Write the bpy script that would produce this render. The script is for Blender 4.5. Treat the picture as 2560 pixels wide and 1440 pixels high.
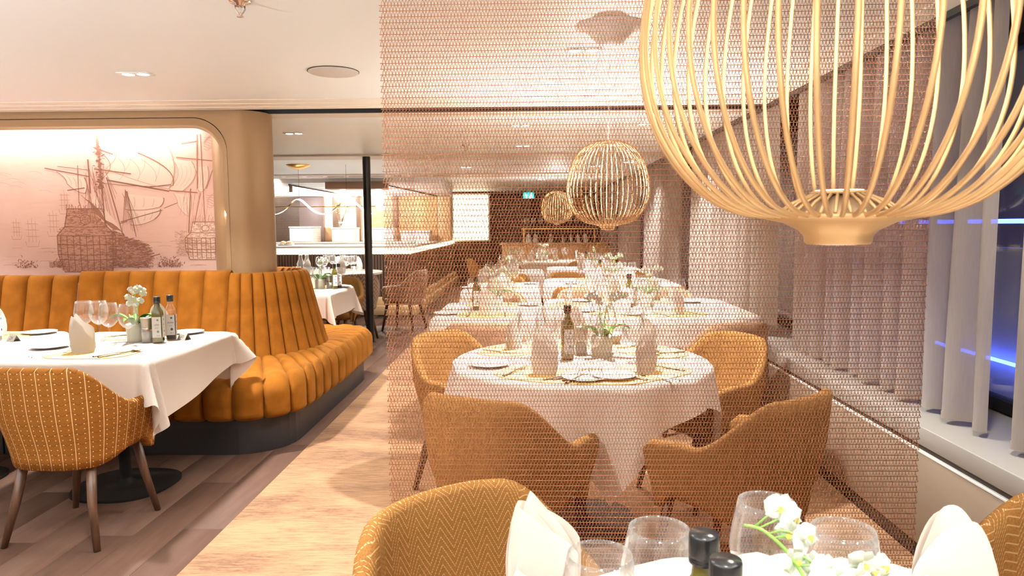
import bpy, bmesh, math, random
from mathutils import Vector, Matrix
random.seed(7)
PI = math.pi
S = bpy.context.scene
COL = S.collection
for o in list(bpy.data.objects):
    bpy.data.objects.remove(o)

# ---------------------------------------------------------------- camera, world, exposure
cam = bpy.data.cameras.new('camera')
cam.sensor_width = 36.0
cam.lens = 36.0 * 1780 / 2560
cam.clip_start = 0.05
cam.dof.use_dof = True
cam.dof.focus_distance = 2.5
cam.dof.aperture_fstop = 11.0
co = bpy.data.objects.new('camera', cam)
COL.objects.link(co)
co.matrix_world = (Matrix.Translation((0, 0, 1.35)) @ Matrix.Rotation(math.atan(48 / 1780), 4, 'Z')
                   @ Matrix.Rotation(PI / 2 - math.atan(155 / 1780), 4, 'X') @ Matrix.Rotation(-0.006, 4, 'Z'))
S.camera = co
w = bpy.data.worlds.new('night')
w.use_nodes = True
w.node_tree.nodes['Background'].inputs[0].default_value = (0.02, 0.03, 0.08, 1)
w.node_tree.nodes['Background'].inputs[1].default_value = 0.4
S.world = w
S.view_settings.view_transform = 'Standard'
S.view_settings.look = 'None'
S.view_settings.gamma = 1.0
S.view_settings.use_curve_mapping = False
S.view_settings.exposure = 1.05
S.cycles.use_denoising = True
S.cycles.use_light_tree = False
S.cycles.max_bounces = 6
S.cycles.diffuse_bounces = 4
S.cycles.glossy_bounces = 2
S.cycles.transmission_bounces = 6
S.cycles.transparent_max_bounces = 16
S.cycles.caustics_reflective = False
S.cycles.caustics_refractive = False
S.cycles.sample_clamp_indirect = 6.0

WARM = (1.0, 0.985, 0.95)


def area(loc, size, power, color=WARM, rot=(0, 0, 0), size_y=None, spread=PI, disk=True):
    l = bpy.data.lights.new('lamp_light', 'AREA')
    l.energy = power
    l.color = color
    l.spread = spread
    if size_y is None:
        l.shape = 'DISK' if disk else 'SQUARE'
        l.size = size
    else:
        l.shape = 'RECTANGLE'
        l.size = size
        l.size_y = size_y
    o = bpy.data.objects.new('lamp_light', l)
    o.location = loc
    o.rotation_euler = rot
    COL.objects.link(o)
    return o


# ---------------------------------------------------------------- materials
MATS = {}


def P(name, color, rough=0.6, metal=0.0, **k):
    m = bpy.data.materials.new(name)
    m.use_nodes = True
    b = m.node_tree.nodes['Principled BSDF']
    b.inputs['Base Color'].default_value = (*color, 1)
    b.inputs['Roughness'].default_value = rough
    b.inputs['Metallic'].default_value = metal
    for kk, v in k.items():
        b.inputs[kk.replace('_', ' ')].default_value = v
    MATS[name] = m
    return m


def nd(m, typ, ins=None, **props):
    n = m.node_tree.nodes.new(typ)
    for k, v in props.items():
        setattr(n, k, v)
    for k, v in (ins or {}).items():
        if isinstance(v, bpy.types.NodeSocket):
            m.node_tree.links.new(v, n.inputs[k])
        else:
            n.inputs[k].default_value = v
    return n


def mt(m, op, a, b=0.0, c=0.0):
    n = m.node_tree.nodes.new('ShaderNodeMath')
    n.operation = op
    for i, v in enumerate((a, b, c)):
        if isinstance(v, bpy.types.NodeSocket):
            m.node_tree.links.new(v, n.inputs[i])
        else:
            n.inputs[i].default_value = v
    return n.outputs[0]


def mixc(m, f, a, b):
    n = m.node_tree.nodes.new('ShaderNodeMix')
    n.data_type = 'RGBA'
    for s, v in ((n.inputs[0], f), (n.inputs[6], a), (n.inputs[7], b)):
        if isinstance(v, bpy.types.NodeSocket):
            m.node_tree.links.new(v, s)
        elif isinstance(v, (int, float)):
            s.default_value = v
        else:
            s.default_value = (*v, 1)
    return n.outputs[2]


def lk(m, sock, name):
    m.node_tree.links.new(sock, m.node_tree.nodes['Principled BSDF'].inputs[name])


def noise(m, scale, vec=None, detail=3.0, rough=0.5, mapscale=None, coord='Object'):
    if vec is None:
        vec = nd(m, 'ShaderNodeTexCoord').outputs[coord]
    if mapscale:
        vec = nd(m, 'ShaderNodeMapping', {'Vector': vec, 'Scale': mapscale}).outputs[0]
    return nd(m, 'ShaderNodeTexNoise', {'Vector': vec, 'Scale': scale, 'Detail': detail, 'Roughness': rough}).outputs[0]


def ramp(m, f, lo, hi):
    n = nd(m, 'ShaderNodeMapRange', {'Value': f, 'From Min': lo, 'From Max': hi})
    return n.outputs[0]


def bump(m, h, strength=0.3, dist=0.01):
    b = nd(m, 'ShaderNodeBump', {'Height': h, 'Strength': strength, 'Distance': dist})
    lk(m, b.outputs[0], 'Normal')


def noisy(name, c1, c2, scale, rough=0.7, bs=0.0, bd=0.004, mapscale=None, lo=0.35, hi=0.65, coord='Object', **k):
    m = P(name, c1, rough, **k)
    f = noise(m, scale, mapscale=mapscale, coord=coord)
    lk(m, mixc(m, ramp(m, f, lo, hi), c1, c2), 'Base Color')
    if bs:
        bump(m, f, bs, bd)
    return m


def emis(name, color, strength):
    m = P(name, color, 0.5)
    b = m.node_tree.nodes['Principled BSDF']
    b.inputs['Emission Color'].default_value = (*color, 1)
    b.inputs['Emission Strength'].default_value = strength
    m.cycles.emission_sampling = 'NONE'
    return m


def thin_glass(name, tint=(1, 1, 1), base=0.07, edge=0.9):
    m = bpy.data.materials.new(name)
    m.use_nodes = True
    nt = m.node_tree
    nt.nodes.clear()
    out = nd(m, 'ShaderNodeOutputMaterial')
    tr = nd(m, 'ShaderNodeBsdfTransparent', {'Color': (*tint, 1)})
    gl = nd(m, 'ShaderNodeBsdfGlossy', {'Color': (1, 1, 1, 1), 'Roughness': 0.03})
    df = nd(m, 'ShaderNodeBsdfDiffuse', {'Color': (0.9, 0.9, 0.9, 1)})
    gl = nd(m, 'ShaderNodeMixShader', {0: 0.25, 1: gl.outputs[0], 2: df.outputs[0]})
    lw = nd(m, 'ShaderNodeLayerWeight', {'Blend': 0.5})
    f = mt(m, 'MULTIPLY_ADD', mt(m, 'POWER', lw.outputs['Facing'], 2.2), edge, base)
    mx = nd(m, 'ShaderNodeMixShader', {0: f, 1: tr.outputs[0], 2: gl.outputs[0]})
    nt.links.new(mx.outputs[0], out.inputs[0])
    MATS[name] = m
    return m


def cloth_mat(name, color, transl=0.25, alpha=1.0, rough=0.9, weave=0.0):
    """woven cloth that lets some light through"""
    m = bpy.data.materials.new(name)
    m.use_nodes = True
    nt = m.node_tree
    nt.nodes.clear()
    out = nd(m, 'ShaderNodeOutputMaterial')
    d = nd(m, 'ShaderNodeBsdfDiffuse', {'Color': (*color, 1), 'Roughness': 0.5})
    t = nd(m, 'ShaderNodeBsdfTranslucent', {'Color': (*color, 1)})
    if weave:
        v = nd(m, 'ShaderNodeTexCoord').outputs['Object']
        f1 = noise(m, 30, v, mapscale=(6, 6, 0.5))
        c = mixc(m, ramp(m, f1, 0.3, 0.7), tuple(x * (1 - weave) for x in color), color)
        nt.links.new(c, d.inputs[0])
    s = nd(m, 'ShaderNodeMixShader', {0: transl, 1: d.outputs[0], 2: t.outputs[0]})
    if alpha < 1:
        tr = nd(m, 'ShaderNodeBsdfTransparent')
        s = nd(m, 'ShaderNodeMixShader', {0: alpha, 1: tr.outputs[0], 2: s.outputs[0]})
    nt.links.new(s.outputs[0], out.inputs[0])
    MATS[name] = m
    return m


P('ceiling_paint', (0.81, 0.865, 0.895), 0.5)
P('dim_band_and_trim', (0.62, 0.55, 0.48), 0.5)  # taupe holds the shading of two ceiling bands; also real trim and cables
P('trim_cream', (0.83, 0.80, 0.74), 0.5)
P('wall_cream', (0.70, 0.60, 0.48), 0.6)
P('black', (0.008, 0.008, 0.009), 0.5)
P('black_gloss', (0.012, 0.012, 0.013), 0.25)
P('black_metal', (0.010, 0.009, 0.008), 0.6, Specular_IOR_Level=0.15)
P('dark_plinth', (0.018, 0.017, 0.019), 0.42)
P('bronze_paint', (0.37, 0.235, 0.125), 0.42, 0.3)
P('bronze_dark', (0.03, 0.016, 0.008), 0.6)
P('speaker_grey', (0.55, 0.53, 0.51), 0.6)
P('steel', (0.75, 0.73, 0.70), 0.18, 1.0)
P('brushed_steel', (0.62, 0.58, 0.53), 0.35, 1.0)
P('chrome_pink', (0.62, 0.52, 0.47), 0.2, 1.0)
P('gold', (0.80, 0.50, 0.16), 0.3, 1.0)
P('gold_satin', (0.62, 0.40, 0.19), 0.42, 0.45)
P('copper', (0.52, 0.215, 0.10), 0.45, 0.65)
P('china', (0.86, 0.85, 0.82), 0.2)
P('pot_glaze', (0.80, 0.82, 0.70), 0.3)
P('soil', (0.05, 0.03, 0.02), 0.9)
P('leaf', (0.10, 0.28, 0.05), 0.4)
P('stem', (0.28, 0.60, 0.10), 0.5)
P('petal', (0.80, 0.80, 0.72), 0.6, Subsurface_Weight=0.15)
P('petal_lip', (0.85, 0.75, 0.15), 0.6)
P('salt', (0.85, 0.84, 0.82), 0.8)
P('label_paper', (0.86, 0.86, 0.84), 0.6)
P('ink', (0.03, 0.03, 0.03), 0.7)
P('ink_green', (0.13, 0.25, 0.22), 0.7)
P('sign_metal', (0.55, 0.50, 0.44), 0.35, 0.6)
P('oil', (0.20, 0.15, 0.01), 0.1, Transmission_Weight=0.6)
P('vinegar', (0.02, 0.008, 0.006), 0.1)
P('olive_glass', (0.10, 0.085, 0.012), 0.06, Coat_Weight=0.6)
P('sill_paint', (0.34, 0.315, 0.285), 0.5)
P('sill_panel', (0.26, 0.195, 0.14), 0.55)
P('dark_brown', (0.045, 0.022, 0.012), 0.5)
P('brown_panel', (0.16, 0.085, 0.05), 0.5)
P('mauve_panel', (0.20, 0.14, 0.14), 0.4)
P('cabinet_white', (0.80, 0.73, 0.67), 0.45)
P('orange_panel', (0.68, 0.40, 0.18), 0.5)
P('hull_dark', (0.01, 0.012, 0.02), 0.6)
P('marble_top', (0.62, 0.55, 0.48), 0.15)
emis('lamp_disc', (1.0, 0.93, 0.82), 30)
emis('led_soft', (1.0, 0.88, 0.75), 3.0)
emis('led_warm', (1.0, 0.72, 0.38), 5)
emis('led_white', (1.0, 0.95, 0.88), 9)
emis('lit_niche', (1.0, 0.86, 0.62), 2.0)
emis('lit_panel', (1.0, 0.88, 0.62), 2.6)
emis('exit_green', (0.0, 0.62, 0.62), 1.4)
emis('exit_white', (0.9, 1.0, 1.0), 1.6)
emis('neon_blue', (0.05, 0.12, 1.0), 12)
thin_glass('clear_glass')
thin_glass('window_glass', (0.8, 0.85, 0.95), 0.05, 0.5)
cloth_mat('table_linen', (0.76, 0.68, 0.605), 0.12)
cloth_mat('napkin_linen', (0.82, 0.76, 0.69), 0.18)
cloth_mat('curtain_linen', (0.56, 0.50, 0.45), 0.35, 0.94, weave=0.12)
noisy('walnut_leg', (0.055, 0.024, 0.013), (0.11, 0.05, 0.026), 6, 0.4, mapscale=(6, 6, 0.6))
noisy('velvet', (0.22, 0.072, 0.005), (0.30, 0.104, 0.009), 9, 0.8, 0.10, 0.004, Sheen_Weight=0.12, Specular_IOR_Level=0.12)
MATS['velvet'].node_tree.nodes['Principled BSDF'].inputs['Sheen Tint'].default_value = (1.0, 0.62, 0.2, 1)
noisy('chair_mustard', (0.20, 0.094, 0.025), (0.31, 0.150, 0.042), 220, 0.9, 0.35, 0.002, Specular_IOR_Level=0.15)
noisy('chair_taupe', (0.26, 0.15, 0.085), (0.34, 0.20, 0.12), 200, 0.9, 0.3, 0.002)
noisy('placemat', (0.70, 0.46, 0.13), (0.85, 0.62, 0.26), 90, 0.8, 0.4, 0.003)
noisy('wood_pale', (0.62, 0.40, 0.20), (0.72, 0.50, 0.27), 5, 0.45, mapscale=(0.5, 6, 6))

# wooden floor boards: grain along the board, each board its own tint
m = P('floor_wood', (0.12, 0.075, 0.06), 0.62, Specular_IOR_Level=0.2)
oi = nd(m, 'ShaderNodeObjectInfo')
tc = nd(m, 'ShaderNodeTexCoord')
v = nd(m, 'ShaderNodeVectorMath', {0: tc.outputs['Object'], 1: (0, 0, 0)}, operation='ADD')
cx = nd(m, 'ShaderNodeCombineXYZ', {'X': oi.outputs['Random'], 'Y': mt(m, 'MULTIPLY', oi.outputs['Random'], 37.0)})
m.node_tree.links.new(cx.outputs[0], v.inputs[1])
f1 = noise(m, 9, v.outputs[0], 6, 0.6, mapscale=(3.2, 0.35, 1))
f2 = noise(m, 2.2, v.outputs[0], 2, 0.5, mapscale=(2.5, 0.5, 1))
c = mixc(m, ramp(m, f1, 0.25, 0.75), (0.070, 0.034, 0.021), (0.122, 0.063, 0.041))
c = mixc(m, mt(m, 'MULTIPLY', ramp(m, f2, 0.35, 0.7), 0.35), c, (0.145, 0.082, 0.060))
c = mixc(m, mt(m, 'MULTIPLY', oi.outputs['Random'], 0.15), c, (0.14, 0.09, 0.075))
lk(m, c, 'Base Color')
bump(m, f1, 0.08, 0.002)

# carpet: short cross streaks of sand and rust
m = P('carpet_pile', (0.5, 0.3, 0.16), 0.95)
f1 = noise(m, 26, None, 5, 0.65, mapscale=(0.35, 3.2, 1))
f2 = noise(m, 2.0, None, 3, 0.55, mapscale=(0.6, 1.5, 1))
f3 = noise(m, 120, None, 2, 0.6, mapscale=(0.4, 2.0, 1))
g = mt(m, 'ADD', mt(m, 'MULTIPLY', f1, 0.55), mt(m, 'MULTIPLY', f2, 0.6))
c = mixc(m, ramp(m, g, 0.50, 0.70), (0.37, 0.205, 0.103), (0.135, 0.06, 0.032))
c = mixc(m, mt(m, 'MULTIPLY', ramp(m, f3, 0.3, 0.75), 0.4), c, (0.41, 0.245, 0.13))
lk(m, c, 'Base Color')
bump(m, f3, 0.35, 0.004)


def zig(m, u, v, half, amp, gap, wid):
    """1 on zigzag lines running across u, repeated along v"""
    z = mt(m, 'MULTIPLY', mt(m, 'PINGPONG', u, half), amp / half)
    q = mt(m, 'MODULO', mt(m, 'ADD', mt(m, 'ADD', v, 10.0), z), gap)
    return mt(m, 'LESS_THAN', q, wid)


def uvs(m):
    s = nd(m, 'ShaderNodeSeparateXYZ', {0: nd(m, 'ShaderNodeTexCoord').outputs['UV']})
    return s.outputs[0], s.outputs[1]


m = P('fabric_zigzag', (0.4, 0.2, 0.04), 0.9, Specular_IOR_Level=0.15)
u, v = uvs(m)
u = mt(m, 'ADD', u, 5.0)
f = noise(m, 260)
z = zig(m, u, v, 0.030, 0.050, 0.019, 0.0032)
# stitched: the line breaks into short dashes
st = mt(m, 'LESS_THAN', mt(m, 'MODULO', mt(m, 'MULTIPLY_ADD', v, 1.0, 7.0), 0.0048), 0.0034)
base = mixc(m, ramp(m, f, 0.3, 0.7), (0.20, 0.087, 0.019), (0.29, 0.130, 0.034))
lk(m, mixc(m, mt(m, 'MULTIPLY', mt(m, 'MULTIPLY', z, st), 0.55), base, (0.70, 0.50, 0.26)), 'Base Color')
bump(m, mt(m, 'ADD', f, z), 0.3, 0.002)

m = P('fabric_stitched', (0.4, 0.18, 0.04), 0.85, Specular_IOR_Level=0.12)
u, v = uvs(m)
u = mt(m, 'ADD', u, 5.0)
ch = zig(m, u, v, 0.029, 0.018, 0.044, 0.0030)
ln = mt(m, 'LESS_THAN', mt(m, 'MODULO', u, 0.058), 0.0032)
du = mt(m, 'SUBTRACT', mt(m, 'MODULO', u, 0.029), 0.0145)
dv = mt(m, 'SUBTRACT', mt(m, 'MODULO', mt(m, 'ADD', v, 10.0), 0.022), 0.011)
dt = mt(m, 'LESS_THAN', mt(m, 'ADD', mt(m, 'MULTIPLY', du, du), mt(m, 'MULTIPLY', dv, dv)), 0.0026 ** 2)
f = noise(m, 180)
base = mixc(m, ramp(m, f, 0.3, 0.7), (0.235, 0.085, 0.013), (0.295, 0.112, 0.018))
base = mixc(m, mt(m, 'MULTIPLY', ch, 0.8), base, (0.13, 0.045, 0.008))
base = mixc(m, mt(m, 'MULTIPLY', dt, 0.75), base, (0.86, 0.60, 0.30))
lk(m, mixc(m, mt(m, 'MULTIPLY', ln, 0.8), base, (0.90, 0.62, 0.33)), 'Base Color')
bump(m, mt(m, 'SUBTRACT', mt(m, 'ADD', dt, ln), ch), 0.5, 0.003)

m = P('fabric_flame', (0.3, 0.2, 0.15), 0.9)
u, v = uvs(m)
u = mt(m, 'ADD', u, 5.0)
z1 = zig(m, u, v, 0.035, 0.05, 0.05, 0.018)
z2 = zig(m, u, mt(m, 'ADD', v, 0.02), 0.035, 0.05, 0.05, 0.012)
lk(m, mixc(m, z2, mixc(m, z1, (0.25, 0.15, 0.10), (0.62, 0.52, 0.44)), (0.42, 0.29, 0.21)), 'Base Color')

# striped screen glass: clear with fine dark horizontal lines
m = thin_glass('striped_glass', (1, 1, 1), 0.03, 0.25)
sx = nd(m, 'ShaderNodeSeparateXYZ', {0: nd(m, 'ShaderNodeTexCoord').outputs['Object']})
ln = mt(m, 'LESS_THAN', mt(m, 'MODULO', mt(m, 'ADD', sx.outputs[2], 5.0), 0.0175), 0.0034)
d = nd(m, 'ShaderNodeBsdfDiffuse', {'Color': (0.40, 0.26, 0.18, 1)})
o = [n for n in m.node_tree.nodes if n.type == 'OUTPUT_MATERIAL'][0]
mx = nd(m, 'ShaderNodeMixShader', {0: ln, 1: o.inputs[0].links[0].from_socket, 2: d.outputs[0]})
m.node_tree.links.new(mx.outputs[0], o.inputs[0])

m = P('mural_paper', (0.78, 0.50, 0.40), 0.8)
f = noise(m, 1.6, None, 5, 0.6)
f2 = noise(m, 14, None, 4, 0.6, mapscale=(0.4, 1, 3))
c = mixc(m, ramp(m, f, 0.3, 0.7), (0.74, 0.46, 0.385), (0.82, 0.57, 0.49))
lk(m, mixc(m, mt(m, 'MULTIPLY', ramp(m, f2, 0.5, 0.8), 0.25), c, (0.62, 0.34, 0.26)), 'Base Color')
P('print_dark', (0.27, 0.115, 0.078), 0.9)
P('print_mid', (0.36, 0.16, 0.105), 0.9)
P('print_light', (0.56, 0.32, 0.24), 0.9)
P('print_pale', (0.82, 0.62, 0.52), 0.9)
P('print_tone', (0.58, 0.31, 0.23), 0.9)

# ---------------------------------------------------------------- mesh helpers


def mesh(name, verts, faces, mat, smooth=True, uv=None):
    me = bpy.data.meshes.new(name)
    me.from_pydata([tuple(v) for v in verts], [], faces)
    me.materials.append(MATS[mat])
    if smooth:
        me.polygons.foreach_set('use_smooth', [True] * len(me.polygons))
    if uv is not None:
        l = me.uv_layers.new(name='UVMap')
        for lp in me.loops:
            l.data[lp.index].uv = uv[lp.vertex_index]
    me.update()
    return me


def join(*parts):
    V, F = [], []
    for v, f in parts:
        n = len(V)
        V += [tuple(p) for p in v]
        F += [tuple(i + n for i in q) for q in f]
    return V, F


def boxv(x0, x1, y0, y1, z0, z1):
    V = [(x, y, z) for z in (z0, z1) for y in (y0, y1) for x in (x0, x1)]
    return V, [(0, 2, 3, 1), (4, 5, 7, 6), (0, 1, 5, 4), (2, 6, 7, 3), (0, 4, 6, 2), (1, 3, 7, 5)]


def box(name, x0, x1, y0, y1, z0, z1, mat, bev=0.0, segs=2):
    V, F = boxv(x0, x1, y0, y1, z0, z1)
    if not bev:
        return mesh(name, V, F, mat, False)
    bm = bmesh.new()
    vs = [bm.verts.new(p) for p in V]
    for f in F:
        bm.faces.new([vs[i] for i in f])
    bmesh.ops.bevel(bm, geom=list(bm.edges), offset=bev, segments=segs, profile=0.5, affect='EDGES')
    me = bpy.data.meshes.new(name)
    bm.to_mesh(me)
    bm.free()
    me.materials.append(MATS[mat])
    me.polygons.foreach_set('use_smooth', [True] * len(me.polygons))
    return me


def lathev(prof, seg=24, a0=0.0):
    V, F = [], []
    n = len(prof)
    for i in range(seg):
        a = a0 + 2 * PI * i / seg
        for r, z in prof:
            V.append((r * math.cos(a), r * math.sin(a), z))
    for i in range(seg):
        j = (i + 1) % seg
        for k in range(n - 1):
            F.append((i * n + k, j * n + k, j * n + k + 1, i * n + k + 1))
    return V, F


def lathe(name, prof, mat, seg=24, smooth=True):
    return mesh(name, *lathev(prof, seg), mat, smooth)


def tubev(pts, rad, sides=6, caps=True):
    pts = [Vector(p) for p in pts]
    n = len(pts)
    V, F = [], []
    up = Vector((0, 0, 1))
    prev = None
    for i, p in enumerate(pts):
        t = (pts[min(i + 1, n - 1)] - pts[max(i - 1, 0)]).normalized()
        if prev is None:
            a = t.cross(up)
            if a.length < 1e-3:
                a = t.cross(Vector((1, 0, 0)))
        else:
            a = prev - t * prev.dot(t)
        a.normalize()
        b = t.cross(a)
        prev = a
        r = rad[i] if isinstance(rad, (list, tuple)) else rad
        for k in range(sides):
            q = 2 * PI * k / sides
            V.append(tuple(p + a * (r * math.cos(q)) + b * (r * math.sin(q))))
    for i in range(n - 1):
        for k in range(sides):
            k2 = (k + 1) % sides
            F.append((i * sides + k, i * sides + k2, (i + 1) * sides + k2, (i + 1) * sides + k))
    if caps:
        F.append(tuple(range(sides - 1, -1, -1)))
        F.append(tuple(range((n - 1) * sides, n * sides)))
    return V, F


def tube(name, pts, rad, mat, sides=6):
    return mesh(name, *tubev(pts, rad, sides), mat)


def gridv(fn, nu, nv, cu=False):
    V = [tuple(fn(i / nu, j / nv)) for i in range(nu + (0 if cu else 1)) for j in range(nv + 1)]
    F = []
    m_ = nv + 1
    n_ = nu if cu else nu + 1
    for i in range(nu):
        i2 = (i + 1) % n_
        for j in range(nv):
            F.append((i * m_ + j, i2 * m_ + j, i2 * m_ + j + 1, i * m_ + j + 1))
    return V, F


def grid(name, fn, nu, nv, mat, cu=False):
    return mesh(name, *gridv(fn, nu, nv, cu), mat)


def prism(name, pts, z0, z1, mat, smooth=False):
    n = len(pts)
    V = [(x, y, z0) for x, y in pts] + [(x, y, z1) for x, y in pts]
    F = [tuple(range(n - 1, -1, -1)), tuple(range(n, 2 * n))]
    F += [(i, (i + 1) % n, n + (i + 1) % n, n + i) for i in range(n)]
    return mesh(name, V, F, mat, smooth)


def sstep(a, b, x):
    t = min(1, max(0, (x - a) / (b - a)))
    return t * t * (3 - 2 * t)


def lerp(a, b, t):
    return a + (b - a) * t


# ---------------------------------------------------------------- object helpers


def ob(name, data, parent=None, loc=(0, 0, 0), rot=(0, 0, 0), label=None, kind=None):
    o = bpy.data.objects.new(name, data)
    COL.objects.link(o)
    o.location = loc
    o.rotation_euler = rot
    if parent is not None:
        o.parent = parent
    if label:
        o['label'] = label
    if kind:
        o['kind'] = kind
    return o


def tag(o, label, cat, group=None):
    o['label'] = label
    o['category'] = cat
    if group:
        o['group'] = group
    return o


def empty(name, loc, rz, label, cat, group=None):
    return tag(ob(name, None, None, loc, (0, 0, rz)), label, cat, group)


class N:
    """one part: name, mesh, place in its thing, its own pieces"""

    def __init__(s, name, data, loc=(0, 0, 0), rot=(0, 0, 0), kids=(), label=None):
        s.name, s.data, s.loc, s.rot, s.kids, s.label = name, data, loc, rot, kids, label


def put(name, spec, loc, rz, label, cat, group=None, rot=None):
    """a thing from its parts; alike things share mesh data"""
    if isinstance(spec, bpy.types.Mesh):
        o = ob(name, spec, None, loc, rot or (0, 0, rz))
        return tag(o, label, cat, group)
    t = empty(name, loc, rz, label, cat, group)
    if rot:
        t.rotation_euler = rot
    for n in spec:
        p = ob(n.name, n.data, t, n.loc, n.rot, n.label)
        for k in n.kids:
            q = ob(k.name, k.data, p, k.loc, k.rot, k.label)
    return t


def struct(name, data, parent=None, **k):
    o = ob(name, data, parent, **k)
    if parent is None:
        o['kind'] = 'structure'
    return o
# ================================================================ THE SETTING
floor = struct('floor', box('floor', -6.6, 2.05, -2.6, 19.1, -0.08, -0.006, 'black'))
L = 1.24
plank_mesh = box('plank', -0.0945, 0.0945, -L / 2 + 0.0006, L / 2 - 0.0006, -0.006, 0.0, 'floor_wood', 0.0008, 1)
for i in range(15):
    x = -1.475 - 0.19 * i
    off = (i * 0.47) % 1.0 * L
    for j in range(-1, 9):
        y = 1.2 + off + j * L
        if y > 10.6 or (i > 8 and y < 1.5):
            continue
        ob('plank', plank_mesh, floor, (x, y, 0))
ob('plank_field', box('plank_field', -6.5, -4.24, -2.5, 19, -0.006, -0.0002, 'floor_wood'), floor)
ob('plank_field', box('plank_field', -4.23, -1.385, 11.2, 19, -0.006, -0.0002, 'floor_wood'), floor)
ob('plank_field', box('plank_field', -4.23, -1.385, -2.5, -0.75, -0.006, -0.0002, 'floor_wood'), floor)
tag(ob('carpet', box('carpet', -1.38, 1.55, -2.5, 18.15, -0.004, 0.006, 'carpet_pile')),
    'sand and rust streaked carpet running along the window side', 'carpet')

ceil = struct('ceiling', box('ceiling', -6.6, 1.62, -2.6, 4.95, 2.17, 2.26, 'ceiling_paint'))
for nm, d_ in (('ceiling_panel', (-6.6, 1.62, 5.40, 8.12, 2.17, 2.26, 'ceiling_paint')),
               ('ceiling_panel', (-6.6, 1.62, 8.55, 11.1, 2.17, 2.26, 'ceiling_paint')),
               ('ceiling_panel', (-6.6, 1.62, 11.75, 19.1, 2.19, 2.26, 'ceiling_paint')),
               ('groove', (-6.6, 1.62, 4.95, 5.20, 2.215, 2.26, 'black')),
               ('groove_face', (-6.6, 1.62, 5.18, 5.199, 2.1675, 2.215, 'black')),
               ('edge_band', (-6.6, 1.62, 5.20, 5.40, 2.168, 2.26, 'dim_band_and_trim')),  # ceiling strip in dimmer light, its shade put into the colour
               ('edge_band', (-6.6, 1.62, 8.12, 8.55, 2.150, 2.26, 'dim_band_and_trim')),  # another dimmer ceiling strip, darkened by its colour
               ('edge_band', (-6.6, 1.62, 11.1, 11.75, 2.150, 2.26, 'dim_band_and_trim')),
               ('edge_step', (-6.6, 1.62, 4.62, 4.95, 2.167, 2.17, 'trim_cream')),
               ('edge_step', (-6.6, 1.62, 4.74, 4.95, 2.164, 2.167, 'trim_cream')),
               ('edge_step', (-6.6, 1.62, 4.86, 4.95, 2.161, 2.164, 'trim_cream')),
               ('edge_step', (1.40, 1.62, -2.6, 4.62, 2.166, 2.17, 'trim_cream')),
               ('edge_step', (1.50, 1.62, -2.6, 4.62, 2.162, 2.166, 'trim_cream')),
               ('track_recess', (1.62, 2.05, -2.6, 19.1, 2.215, 2.26, 'black')),
               ('track_lip', (1.60, 1.625, -2.6, 19.1, 2.135, 2.215, 'black')),
               ('curtain_rail', (1.69, 1.715, -2.6, 19.1, 2.175, 2.2, 'black_metal'))):
    ob(nm, box(nm, *d_), ceil)
slot = box('vent_slot', -0.13, 0.13, -0.02, 0.02, -0.003, 0.0, 'black')
for i in range(9):
    ob('vent_slot', slot, ceil, (-4.1 + i * 0.335, 11.35, 2.150))

struct('wall_left', box('wall_left', -6.7, -6.6, -2.6, 19.1, -0.08, 2.26, 'wall_cream'))
struct('wall_rear', box('wall_rear', -6.7, 2.05, -2.7, -2.6, -0.08, 2.26, 'wall_cream'))
wf = struct('wall_far', box('wall_far', -6.7, 2.05, 19.1, 19.2, -0.08, 2.26, 'brown_panel'))
ob('dark_panel', box('dark_panel', -1.05, -0.02, 18.4, 19.1, 0, 2.10, 'mauve_panel'), wf)
ob('panel_post', box('panel_post', -1.12, -1.09, 18.2, 18.25, 0, 2.12, 'brushed_steel'), wf)
ob('dark_panel', box('dark_panel', -0.02, 0.25, 18.6, 19.1, 0, 2.10, 'dark_brown'), wf)
ob('wood_header', box('wood_header', 0.25, 1.62, 18.5, 19.1, 1.55, 2.15, 'orange_panel'), wf)
ob('dark_panel', box('dark_panel', 0.25, 1.62, 18.7, 19.1, 0, 1.55, 'dark_brown'), wf)

# ---- window side: ledge, windows, pillars, what lies outside
wr = struct('wall_right', box('wall_right', 2.0, 2.06, -2.6, 19.1, -0.08, 0.56, 'sill_paint'))
ob('ledge', box('ledge', 1.54, 2.0, -2.6, 19.0, 0.475, 0.55, 'sill_paint', 0.004), wr)
ob('shadow_gap', box('shadow_gap', 1.555, 2.0, -2.6, 19.0, 0.452, 0.475, 'bronze_dark'), wr)
ob('gap_trim', box('gap_trim', 1.538, 1.57, -2.6, 19.0, 0.446, 0.452, 'trim_cream'), wr)
yy = -2.6
while yy < 18.9:
    y1 = min(yy + 3.05, 18.95)
    ob('ledge_panel', box('ledge_panel', 1.54, 1.60, yy + 0.002, y1 - 0.002, 0.075, 0.446, 'sill_panel', 0.002, 1), wr)
    yy = y1
struct('baseboard_right', box('baseboard_right', 1.555, 1.62, -2.6, 19.0, 0.0, 0.075, 'black'))
ob('header', box('header', 1.98, 2.06, -2.6, 19.1, 2.10, 2.26, 'dark_brown'), wr)
BAYS = [-1.6, 1.62, 4.85, 8.07, 11.3, 14.5, 17.7]
for b in BAYS:
    ob('window_pillar', box('window_pillar', 1.86, 2.05, b - 0.17, b + 0.17, 0.55, 2.2, 'dark_brown'), wr)
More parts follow.
